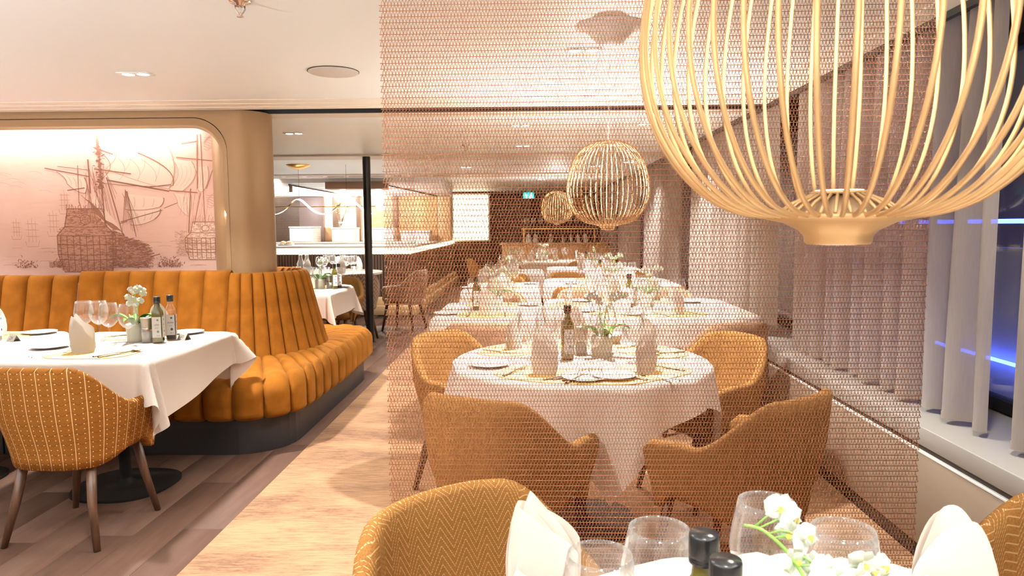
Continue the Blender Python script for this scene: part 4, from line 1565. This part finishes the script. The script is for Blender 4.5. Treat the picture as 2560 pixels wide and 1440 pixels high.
orchid(ox, oy, TC, 0, 'white orchid spray with bright green stem ' + NF, [
    ([(0, 0, .09), rel(.312, .735, .94), rel(.306, .765, .985), rel(.290, .785, 1.015), rel(.266, .80, 1.035), rel(.247, .81, 1.037)],
     [fl(.46, .016, -.010, .004), fl(.52, .028, .0, -.006), fl(.60, .030, -.004, -.012), fl(.66, .014, -.010, -.016), fl(.70, .034, -.004, .002), fl(.76, .024, -.006, .004),
      fl(.82, .036, .0, .012), fl(.88, .030, -.002, .022), fl(.58, .046, .004, -.02)]),
    ([(0.01, 0, .09), rel(.335, .73, .93), rel(.342, .755, .965), rel(.352, .77, .990), rel(.370, .775, .998)],
     [fl(.52, .010, -.012, .006), fl(.60, .022, -.006, .002), fl(.68, .004, -.012, .012), fl(.76, .018, -.008, .014), fl(.84, .006, -.008, .020), fl(.92, .018, -.004, .010), fl(.98, .022, .0, -.008), fl(.80, .034, -.004, -.016)])], True, 4, 11)
chair('zigzag', -.02, 1.235, (.42, .71), 'mustard herringbone tub chair left of the foreground table')
chair('zigzag', .985, 1.20, (.42, .71), 'mustard herringbone chair at the right edge behind the napkin')

# ================================================================ TABLE A: round table just behind the mesh
AX, AY = .22, 3.15
table(AX, AY, .55, .55, .55, 'round dining table just behind the mesh screen', 'white cloth with a long point on the round table just behind the mesh', .30, PI / 4 + .1, 21, .30, 76, sq=.70, folds=5)
A = 'of round table just behind mesh'
for x, y, nm, nap, it in ((-.085, 2.52, 'front left seat ', 'left', 'mnfksgp'), (.735, 2.52, 'front right seat ', 'right', 'mnfkgp'), (-.30, 3.56, 'rear left seat ', 'left', 'mnfkgG'), (.85, 3.52, 'rear right seat ', 'right', 'mnfkgGc'), (.22, 3.9, 'rear seat ', 'mid', 'mnfkgG')):
    dx, dy = AX - x, AY - y
    l = math.hypot(dx, dy)
    lay(AX - dx / l * .385, AY - dy / l * .385, dx, dy, TC, nm + A, nap, it)
    if nm != 'rear seat ':
        chair('mustard', x, y, (AX, AY), 'plain mustard tub chair at the ' + nm + 'of round table behind mesh', 'plain mustard chairs behind the mesh')
put('placemat', MAT, (.27, 2.76, TC), 0, 'yellow placemat at the front edge of round table behind mesh', 'placemat', 'yellow placemats')
put('bread_plate', PLATE_BOT, (.32, 2.74, TC + .003), 0, 'white plate at the front edge of round table behind mesh', 'plate', 'white bread plates')
put('spoon', SPOON, (.17, 2.77, TC + .003), .75, 'steel spoon at the front edge of round table behind mesh', 'spoon', 'steel spoons')
put('knife', KNIFE, (.12, 2.75, TC + .003), .75, 'steel knife at the front edge of round table behind mesh', 'knife', 'steel knives')
put('fork', FORK, (.47, 2.74, TC + .003), 2.4, 'steel fork at the front edge of round table behind mesh', 'fork', 'steel forks')
orchid(AX + .10, AY + .06, TC, .4, 'white orchid with green leaves in the middle of round table behind mesh', std_spikes(random.Random(2)), False, 5, 5)
put('oil_bottle', BOT['oil'], (AX - .06, AY - .02, TC), .2, 'oil bottle in the middle of round table behind mesh', 'bottle', 'oil and vinegar bottles')
put('salt_grinder', GRIND, (AX + .01, AY + .10, TC), 0, 'salt grinder in the middle of round table behind mesh', 'grinder', 'salt grinders')

# ================================================================ ROWS BEHIND


def row_table(x, y, ax, ay, rc, nm, seats, seed, kind='taupe', fancy=True, bottle=True):
    table(x, y, ax, ay, rc, 'pedestal table behind the mesh, ' + nm, 'white tablecloth, ' + nm, .27 if x < .5 else .19, .0 if rc < ax else .4, seed, .28 if x < .5 else .14, 44)
    for k, (sx, sy, dist, nap) in enumerate(seats):
        l = math.hypot(sx, sy)
        ux, uy = sx / l, sy / l
        ex = min(ax / abs(ux) if ux else 9, ay / abs(uy) if uy else 9)
        side = {(0, -1): 'front seat', (0, 1): 'rear seat', (-1, 0): 'left seat', (1, 0): 'right seat'}.get((round(ux), round(uy)) if abs(ux) + abs(uy) < 1.2 else None) or (
            ('rear ' if uy > 0 else 'front ') + ('right seat' if ux > 0 else 'left seat'))
        lay(x + ux * (ex - .16) * (1 if abs(ux) + abs(uy) < 1.2 else .88), y + uy * (ex - .16) * (1 if abs(ux) + abs(uy) < 1.2 else .88), -ux, -uy, TC, side + ' of ' + nm, nap, 'mnfkgGp' if fancy else 'ngG')
        if dist:
            chair(kind, x + ux * (ex + dist), y + uy * (ex + dist), (x, y), 'tub chair at the ' + side + ' of ' + nm, 'chairs of the rear window tables')
    orchid(x + .04, y + .03, TC, seed, 'white orchid on ' + nm, std_spikes(random.Random(seed)), False, 5, seed)
    if bottle:
        put('oil_bottle', BOT['oil'], (x - .10, y - .02, TC), .2, 'oil bottle on ' + nm, 'bottle', 'oil and vinegar bottles')
        put('salt_grinder', GRIND, (x - .05, y + .09, TC), 0, 'salt grinder on ' + nm, 'grinder', 'salt grinders')


row_table(-.29, 5.03, .35, .48, .05, 'left table of second row', ((0, -1, .22, 'left'), (0, 1, .24, 'mid')), 31)
row_table(.81, 5.18, .69, .66, .22, 'big table of second row', ((.35, -1, .22, 'left'), (-.45, -1, 0, 'right'), (-1, .2, 0, 'left'), (.35, 1, .22, 'mid'), (-.35, 1, .22, 'right')), 32)
row_table(-.29, 7.02, .35, .46, .05, 'left table of third row', ((0, -1, .24, 'left'), (0, 1, .24, 'mid')), 33, 'mustard')
row_table(.82, 7.50, .66, .62, .22, 'big table of third row', ((.4, -1, .22, 'left'), (-.4, -1, .22, 'right'), (.4, 1, .22, 'mid'), (-.4, 1, .22, 'right')), 34, 'mustard')
row_table(-.25, 9.3, .40, .45, .05, 'left table of fourth row', ((0, -1, .24, 'left'), (0, 1, 0, 'mid')), 35, 'mustard', False, False)
row_table(.86, 9.9, .62, .50, .2, 'big table of fourth row', ((.35, -1, .22, 'left'), (-.6, -1, 0, 'right'), (-.4, 1, 0, 'mid')), 36, 'mustard', False, True)
row_table(.20, 12.2, .75, .45, .2, 'long table under farthest pendant', ((.75, -1, .2, 'left'), (-.75, -1, .2, 'right'), (0, 1, 0, 'mid'), (-1, .0, .25, 'left'), (1, .0, .25, 'mid')), 37, 'mustard', False, True)

ORD = ('first', 'second', 'third', 'fourth', 'fifth', 'sixth', 'seventh', 'eighth', 'ninth')
# far sideboard with glasses on two shelves
t = empty('sideboard', (.55, 15.2, .006), 0, 'orange fronted sideboard with a glass shelf near the end wall', 'sideboard')
ob('body', box('body', -1.15, 1.0, -.3, .3, 0, .95, 'orange_panel', .01), t)
ob('worktop', box('worktop', -1.2, 1.05, -.34, .34, .95, .99, 'wood_pale', .005), t)
ob('shelf', box('shelf', -.75, .85, -.2, .2, 1.27, 1.295, 'gold'), t)
for sx in (-.7, .8):
    ob('shelf_post', box('shelf_post', sx - .015, sx + .015, -.02, .02, .99, 1.27, 'gold'), t)
for sx in (-.7, -.15, .4, .92):
    ob('door', box('door', sx - .26, sx + .24, -.312, -.3, .06, .92, 'orange_panel', .004), t)
for k in range(9):
    put('wine_glass', GLASS, (-.1 + k * .155, 15.2 + .06 * (k % 2), 1.301), 0, 'wine glass on the far sideboard shelf, %s from the left' % ORD[k], 'glass', 'glasses on the far sideboard shelf')
for k, x in enumerate((-.05, .1, .42, .68, .85, 1.0, 1.15)):
    put('napkin', NAP['mid'], (x, 15.05, .996), k * .4, 'white napkin on the far sideboard worktop, %s from the left' % ORD[k], 'napkin', 'napkins on the far sideboard')

# ================================================================ AISLE TABLES BEYOND THE SOFA
FX, FY = -2.17, 6.86
table(FX, FY, .325, .42, .05, 'small table beyond the sofa nose, left of the black post', 'white cloth with pointed corners on the table beyond the sofa', .235, 0, 41, .36, 60)
FN = 'of the table beyond the sofa'
lay(FX - .02, FY - .26, 0, 1, TZ, 'on near side ' + FN, 'mid', 'mnfkgG')
lay(FX, FY + .25, 0, -1, TZ, 'on far side ' + FN, 'left', 'mnfkgp')
put('bread_plate', PLATE_BOT, (-1.95, 7.12, TZ), 0, 'white bread plate at right rear corner ' + FN, 'plate', 'white bread plates')
orchid(-2.055, 6.86, TZ, 1.2, 'white orchid beside the oil bottle on the table beyond the sofa', std_spikes(random.Random(9), .6), False, 5, 9)
put('salt_grinder', GRIND, (-1.975, 6.90, TZ), 0, 'salt grinder between pot and bottle on the table beyond the sofa', 'grinder', 'salt grinders')
put('oil_bottle', BOT['oil'], (-1.905, 6.84, TZ), .5, 'oil bottle at the edge of the table beyond the sofa', 'bottle', 'oil and vinegar bottles')
put('vinegar_bottle', BOT['vinegar'], (-1.885, 6.915, TZ), .5, 'vinegar bottle at the edge of the table beyond the sofa', 'bottle', 'oil and vinegar bottles')
chair('mustard', -2.12, 7.66, (FX, FY), 'mustard chair on the far side of the table beyond the sofa')

RX, RY = -2.72, 9.55
t = table(RX, RY, .70, .70, .70, 'round stone topped table below the wave lamp', None, bare='marble_top')
RN = 'of the round stone table'
for ang, nm, nap in ((-1.9, 'front left seat ', 'mid'), (-1.0, 'front right seat ', 'mid'), (.1, 'right seat ', 'left'), (1.6, 'rear seat ', 'mid'), (.9, 'rear right seat ', 'mid')):
    lay(RX + .5 * math.cos(ang), RY + .5 * math.sin(ang), -math.cos(ang), -math.sin(ang), .7465, nm + RN, nap, 'nfkgGt')
for k, (x, y) in enumerate(((-3.05, 9.35), (-2.99, 9.42))):
    put('carafe', lathe('carafe', [(0, .001), (.045, 0), (.048, .01), (.048, .13), (.03, .165), (.022, .19), (.022, .225), (.027, .245), (.026, .245), (.021, .225), (.021, .19), (.046, .13), (.046, .01), (0, .008)], 'clear_glass', 24),
        (x, y, .7465), 0, ('left', 'right')[k] + ' one of two glass carafes beside the bronze column', 'carafe', 'two carafes on the stone table')
for x, y, nm in ((-2.85, 8.50, 'mustard chair with flame patterned back, nearest side of the stone table'), (-1.66, 9.25, 'chair with flame patterned back right of the stone table, beside the post')):
    chair('flame', x, y, (RX, RY), nm)
chair('flame', -2.15, 8.62, (RX + .1, RY), 'chair with flame patterned back just left of the black post')

# ================================================================ WAVE LAMP
t = empty('wave_pendant', (-2.85, 9.4, 1.62), 0, 'gold ribbon pendant twisting in a wave round a thin rod', 'pendant lamp')
ob('rod', tube('rod', [(-.62, 0, 0), (.80, 0, 0)], .006, 'gold', 8), t)


def ribbon(off, w_, flip):
    def fn(u, v):
        x = lerp(-.62, .80, u)
        p = 2 * PI * (x + .23) / .67 + PI / 2
        r = .098
        th = p
        c = Vector((x, r * math.cos(th) * .9, r * math.sin(th)))
        nrm = Vector((0, math.cos(th), math.sin(th)))
        s_ = Vector((0.75, 0, .15)).normalized()
        tw = s_ * (v - .5) * w_
        return tuple(c + tw + nrm * off)
    return fn


ob('ribbon', grid('ribbon', ribbon(-.003, .034, 1), 120, 3, 'gold'), t)
ob('led_face', grid('led_face', ribbon(.003, .028, 1), 120, 2, 'led_white'), t)
ob('canopy', lathe('canopy', [(.155, 0), (.154, -.004), (.12, -.028), (.06, -.052), (0, -.06)], 'gold', 36), t, (-.21, 0, .549))
ob('cable', tube('cable', [(-.21, 0, .49), (-.21, 0, 0)], .0018, 'black_metal', 5), t)
ob('cable', tube('cable', [(.42, 0, .548), (.42, 0, 0)], .0018, 'black_metal', 5), t)
area((-2.8, 9.4, 1.45), 1.2, 16, WARM, (0, 0, 0), .2)

# ================================================================ BUFFET
t = empty('buffet_counter', (-3.4, 11.2, 0), 0, 'long dark buffet counter with glowing strip under its pale top', 'counter')


def bpart(nm, x0, x1, y0, y1, z0, z1, mat, bev=0.0, par=None):
    return ob(nm, box(nm, x0 + 3.4, x1 + 3.4, y0 - 11.2, y1 - 11.2, z0, z1, mat, bev), par or t)


bpart('step', -6.0, -1.75, 10.72, 11.0, 0, .15, 'wood_pale', .01)
bpart('step', -6.0, -1.80, 10.80, 11.0, .15, .27, 'wood_pale', .01)
bpart('step', -1.95, -1.75, 11.0, 17.3, 0, .15, 'wood_pale', .01)
bpart('step', -1.95, -1.80, 11.0, 17.3, .15, .27, 'wood_pale', .01)
fp = bpart('front_panel', -6.0, -1.87, 10.92, 11.3, .27, .93, 'dark_brown')
bpart('front_panel', -2.25, -1.87, 11.3, 17.3, .27, .93, 'dark_brown')
bpart('light_strip', -6.0, -1.86, 10.935, 11.3, .93, 1.025, 'led_warm')
bpart('light_strip', -2.25, -1.86, 11.3, 17.3, .93, 1.025, 'led_warm')
bpart('worktop', -6.0, -1.80, 10.86, 11.9, 1.025, 1.06, 'cabinet_white', .004)
bpart('worktop', -2.7, -1.80, 11.9, 17.3, 1.025, 1.06, 'cabinet_white', .004)
rib_v = [boxv(-6.0 + 3.4 + i * .045, -6.0 + 3.4 + i * .045 + .026, 10.905 - 11.2, 10.925 - 11.2, .28, .935) for i in range(92)]
ob('flutes', mesh('flutes', *join(*rib_v), 'brown_panel', False), t, kind='stuff')
rib_v = [boxv(-1.875 + 3.4, -1.855 + 3.4, 11.0 + i * .06 - 11.2, 11.0 + i * .06 + .034 - 11.2, .28, .935) for i in range(105)]
ob('flutes', mesh('flutes', *join(*rib_v), 'brown_panel', False), t, kind='stuff')
t = empty('glass_screen', (-3.2, 12.0, 1.06), 0, 'finely striped glass screen standing on the buffet counter', 'screen')
ob('glass_sheet', box('glass_sheet', -2.8, 1.25, -.004, .004, 0, 1.10, 'striped_glass'), t)
ob('clamp', box('clamp', -2.8, 1.25, -.012, .012, -.0, .02, 'brushed_steel'), t)

S14 = 14.0 / 1780


def wx(px):
    return (px - 1328) * S14


def wz(py):
    return 1.35 + (565 - py) * S14


sv = [(x, y, z) for x in (-6.6, wx(1128)) for y, z in ((12.35, 2.115), (14.4, 1.945), (14.4, 2.188), (12.35, 2.188))]
ob('sloped_panel', mesh('sloped_panel', sv, [(0, 1, 2, 3), (7, 6, 5, 4), (0, 4, 5, 1), (3, 2, 6, 7), (0, 3, 7, 4), (1, 5, 6, 2)], 'ceiling_paint', False), ceil)
wb = struct('wall_buffet', box('wall_buffet', -6.6, wx(1125), 14.3, 14.4, 1.065, 1.95, 'orange_panel'))


def wpart(nm, x0, x1, y0, y1, mat, dep=.06, y=14.3):
    return ob(nm, box(nm, wx(x0), wx(x1), y - dep, y, max(wz(y1), 1.066), min(wz(y0), 1.945), mat, .004), wb)


wpart('dark_glass_panel', 560, 738, 488, 640, 'dark_brown', .05)
wpart('mauve_panel', 738, 800, 488, 640, 'mauve_panel', .08)
wpart('lit_niche', 802, 828, 490, 566, 'lit_niche', .03)
wpart('lit_niche', 843, 886, 490, 566, 'lit_niche', .03)
wpart('upright', 828, 843, 466, 640, 'brown_panel', .22)
wpart('upright', 886, 898, 488, 612, 'brown_panel', .16)
wpart('lit_panel', 899, 912, 488, 612, 'lit_panel', .03)
wpart('wood_panel', 913, 985, 488, 640, 'wood_pale', .05)
wpart('upright', 980, 991, 466, 566, 'brown_panel', .2)
wpart('wood_panel', 992, 1090, 488, 640, 'orange_panel', .05)
wpart('wood_panel', 1091, 1124, 488, 640, 'wood_pale', .05)
for nm, x0, x1, y0, y1, dep in (('closed white cabinet left of the lit niche on back buffet wall', 740, 798, 563, 640, .5), ('white cabinet under the flower vase', 842, 896, 566, 640, .45),
                                ('white cabinet right of the black post on buffet wall', 940, 992, 567, 640, .45), ('bright white box at the buffet corner', 1010, 1080, 575, 640, .4)):
    X0, X1, Z1 = wx(x0), wx(x1), wz(y0) - 1.062
    t = empty('cabinet', ((X0 + X1) / 2, 14.3 - .23, 1.062), 0, nm, 'cabinet', 'pale cabinets on the buffet wall')
    hw = (X1 - X0) / 2
    ob('body', box('body', -hw, hw, -dep, 0, 0, Z1 - .03, 'cabinet_white', .004), t)
    ob('worktop', box('worktop', -hw - .01, hw + .01, -dep - .02, 0, Z1 - .03, Z1, 'trim_cream', .004), t)
    for q in (-1, 1):
        ob('door', box('door', min(0, q * hw) + .004, max(0, q * hw) - .004, -dep - .012, -dep, .02, Z1 - .04, 'cabinet_white', .002), t)
t = empty('extractor_hood', (-2.90, 11.95, 1.995), 0, 'brown box hood with lamps above the buffet', 'hood')
ob('casing', box('casing', -.49, .49, -.2, .2, -.02, .10, 'brown_panel', .005), t)
for q in (-.25, .35):
    ob('lamp', lathe('lamp', [(.05, -.021), (0, -.022)], 'led_soft', 16), t, (q, 0, 0))
    area((-2.90 + q, 11.95, 1.965), .08, 18, WARM)
t = empty('back_counter', (-4.0, 13.9, 0), 0, 'rear counter below the lit niches behind the buffet', 'counter')
ob('body', box('body', -2.4, 1.25, -.4, .38, 0, 1.03, 'dark_brown'), t)
ob('worktop', box('worktop', -2.4, 1.28, -.43, .38, 1.03, 1.06, 'cabinet_white', .004), t)
area((-4.5, 12.75, 2.0), .12, 16, WARM, (math.radians(55), 0, 0))
area((-2.7, 12.75, 2.0), .12, 16, WARM, (math.radians(55), 0, 0))
area((-3.6, 13.85, 1.44), 2.4, 10, WARM, (PI + math.radians(25), 0, 0), .1)  # added uplight to brighten the sloped panel, no lamp body
# vase of twigs on the cabinet
t = empty('twig_vase', (wx(858), 13.85, wz(566)), 0, 'glass vase of yellow blossom twigs on the white cabinet', 'vase')
ob('vase', lathe('vase', [(0, .001), (.05, 0), (.02, .02), (.03, .06), (.055, .10), (.053, .10), (.028, .06), (.016, .022), (0, .015)], 'clear_glass', 20), t)
rv = random.Random(4)
for k in range(16):
    a, e = rv.uniform(0, 6.28), rv.uniform(.1, .32)
    h = rv.uniform(.25, .5)
    p = [(0, 0, .03), (e * .3 * math.cos(a), e * .3 * math.sin(a) * .6, .2), (e * math.cos(a) + .04, e * math.sin(a) * .6, .1 + h)]
    ob('twig', tube('twig', p, [.006, .005, .002], 'brown_panel', 5), t)
    for q in range(3):
        f = .6 + .18 * q
        ob('blossom', lathe('blossom', [(0, -.012), (.016, 0), (0, .012)], 'petal_lip', 6), t, (lerp(0, p[2][0], f) + rv.uniform(-.02, .02), lerp(0, p[2][1], f), lerp(.15, p[2][2], f)))
# lit panel and end of the buffet
t = empty('light_panel', ((-1.89 - 1.03) / 2, 17.4, 1.0), 0, 'glowing white wall panel at the end of the buffet', 'light panel')
ob('panel_frame', box('panel_frame', -.46, .46, .0, .08, -.02, 1.14, 'trim_cream', .005), t)
ob('panel_face', box('panel_face', -.42, .42, -.012, .0, .02, 1.10, 'lit_panel'), t)
ob('panel_base', box('panel_base', -.46, .46, 0.0, .5, -.99, -.02, 'dark_brown'), t)
put('bread_dish', [N('dish', lathe('dish', [(0, .002), (.10, 0), (.15, .02), (.148, .022), (.10, .006), (0, .006)], 'china', 28)),
                   N('roll', lathe('roll', [(0, 0), (.05, .005), (.06, .03), (.04, .055), (0, .065)], 'wood_pale', 16), (-.03, 0, .006)),
                   N('roll', lathe('roll', [(0, 0), (.05, .005), (.06, .03), (.04, .055), (0, .065)], 'wood_pale', 16), (.06, .03, .006))], (wx(709) * 11.4 / 14, 11.4, 1.06), 0, 'white dish of bread rolls on the buffet counter', 'dish')
# exit signs
arrow = mesh('arrow', [(-.012, 0, -.05), (.012, 0, -.05), (.012, 0, .0), (.035, 0, .0), (0, 0, .045), (-.035, 0, 0), (-.012, 0, 0)], [(0, 1, 2, 6), (5, 6, 2, 3), (5, 3, 4)], 'exit_white', False)
man = mesh('running_figure', *join(boxv(-.012, .012, -.001, .001, .03, .05), boxv(-.012, .012, -.001, .001, -.015, .025), boxv(-.03, -.01, -.001, .001, -.05, -.01), boxv(.008, .03, -.001, .001, -.045, -.015)), 'exit_white', False)
for x, y, z, nm in ((wx(693), 13.4, 1.93, 'small green lit exit sign left of the wave lamp'), (-.04, 14.0, 1.94, 'small green lit exit sign hanging behind the mesh')):
    t = empty('exit_sign', (x, y, z), 0, nm, 'sign', 'green exit signs')
    ob('sign_box', box('sign_box', -.105, .105, -.012, .012, -.06, .06, 'exit_green', .003), t)
    ob('running_figure', man, t, (.045, -.0135, 0))
    ob('arrow', arrow, t, (-.045, -.0135, 0))
    ob('hanger', tube('hanger', [(0, 0, .06), (0, 0, 2.19 - z)], .004, 'brushed_steel', 6), t)
# track rail with spots
for x0, nm in ((wx(730) * .9, 'thin black ceiling track with spot, left of the hood'), (wx(960) * .9, 'thin black ceiling track with spot behind the mesh edge')):
    t = empty('track_rail', (x0, 12.45, 2.105), 0, nm, 'track light')
    ob('rail', tube('rail', [(0, 0, -.012), (.75, 1.7, -.156)], .012, 'black_metal', 6), t)
    ob('spot_head', lathe('spot_head', [(0, 0), (.03, 0), (.03, -.12), (.027, -.12), (.0, -.1)], 'brown_panel', 16), t, (0.02, .05, -.015))

# ================================================================ CEILING FITTINGS
fr = box('frame', -.085, .085, -.045, .045, -.004, .0, 'ceiling_paint', .001, 1)
lens = lathe('lens', [(.030, -.0045), (0, -.0046)], 'lamp_disc', 20)
bez = lathe('bezel', [(.036, -.004), (.034, -.0062), (.031, -.0062), (.030, -.004)], 'trim_cream', 24)
DL = [(-2.10, 3.82, 26, 'twin ceiling downlight above table 30'), (-2.07, 6.27, 22, 'twin ceiling downlight above the table beyond the sofa'),
      (-.08, 7.40, 20, 'twin ceiling downlight behind the mesh, left of middle pendant'), (.88, 7.40, 20, 'twin ceiling downlight behind the mesh, right of middle pendant'),
      (-2.1, 1.4, 9, None), (-4.2, 3.82, 24, None), (-4.2, 1.4, 20, None), (.25, 3.42, 36, 'added twin ceiling downlight over the round table behind mesh'), (-.95, 1.7, 18, None), (-.9, .4, 6, None), (.95, .2, 5, None), (.1, .2, 5, None),  # the round-table downlight is added to light its cloth
      (-.08, 5.90, 22, 'added twin ceiling downlight over the left table of second row'), (.95, 5.90, 24, 'added twin ceiling downlight over the big table of second row'),  # both fittings added to brighten the second-row tables
      (-.9, 10.0, 20, 'twin ceiling downlight far along the aisle'), (.9, 10.0, 20, 'twin ceiling downlight over the fourth row'), (.2, 13.0, 16, 'twin ceiling downlight before the sideboard'),
      (1.28, 2.1, 6, None), (1.28, 6.7, 16, 'added twin ceiling downlight near the curtains of second bay'), (1.28, .6, 3, None), (1.28, 9.4, 16, 'added twin ceiling downlight near the curtains of third bay'),  # window-side lights added to brighten the curtains, some without fittings
      (-4.3, 11.98, 18, 'twin ceiling downlight behind the glass screen'), (-2.6, 15.5, 20, 'twin ceiling downlight near the glowing panel'), (-4.3, 7.4, 18, None), (-3.0, -1.0, 20, None), (-.3, -1.2, 20, None)]
for x, y, pw, nm in DL:
    zc = 2.17 if y < 11.7 else 2.19
    if nm:
        t = empty('downlight', (x, y, zc), 0, nm, 'downlight', 'twin ceiling downlights')
        ob('frame', fr, t)
        for q in (-.04, .04):
            ob('bezel', bez, t, (q, 0, 0))
            ob('lens', lens, t, (q, 0, 0))
    area((x, y, zc - .012), .09, pw * .85, WARM if y > 0 else WARM, spread=math.radians(110))
# added uplights behind and left of the view brighten the ceiling; no fixtures
for x, y in ((-2.7, .5), (-4.8, 2.3), (.43, -1.3), (-1.3, -1.2), (-4.6, -.6)):
    area((x, y, 1.15), .14, 50, (1.0, .99, .97), (PI, 0, 0))
t = empty('ceiling_speaker', (-1.04, 3.82, 2.17), 0, 'flat round white loudspeaker cover on the ceiling', 'loudspeaker')
ob('cover', lathe('cover', [(.130, 0), (.130, -.006), (.126, -.009), (0, -.010)], 'speaker_grey', 48), t)
ob('rim', lathe('rim', [(.134, 0), (.134, -.004), (.131, -.004)], 'bronze_dark', 48), t)
ob('badge', box('badge', -.008, .008, -.003, .003, -.0112, -.010, 'brushed_steel'), t)
for x, y, nm in ((-1.05, 2.63, 'chrome fire sprinkler at the top edge of the picture'), (-.66, 7.3, 'small chrome fire sprinkler behind the mesh')):
    t = empty('sprinkler', (x, y, 2.17), 0, nm, 'sprinkler', 'chrome fire sprinklers')
    ob('rosette', lathe('rosette', [(.040, 0), (.040, -.004), (.036, -.010), (.018, -.013), (.016, -.022), (0, -.022)], 'chrome_pink', 32), t)
    ob('bulb', lathe('bulb', [(.004, -.02), (.005, -.03), (.003, -.045)], 'steel', 12), t)
    for q in (0, PI):
        ob('yoke', tube('yoke', [(.016, 0, -.02), (.017, 0, -.032), (.006, 0, -.048), (.003, 0, -.058)], .0028, 'chrome_pink', 6), t, rot=(0, 0, q + .4))
    ob('deflector', lathe('deflector', [(0, -.056), (.012, -.057), (.012, -.060), (0, -.062)], 'chrome_pink', 16), t)
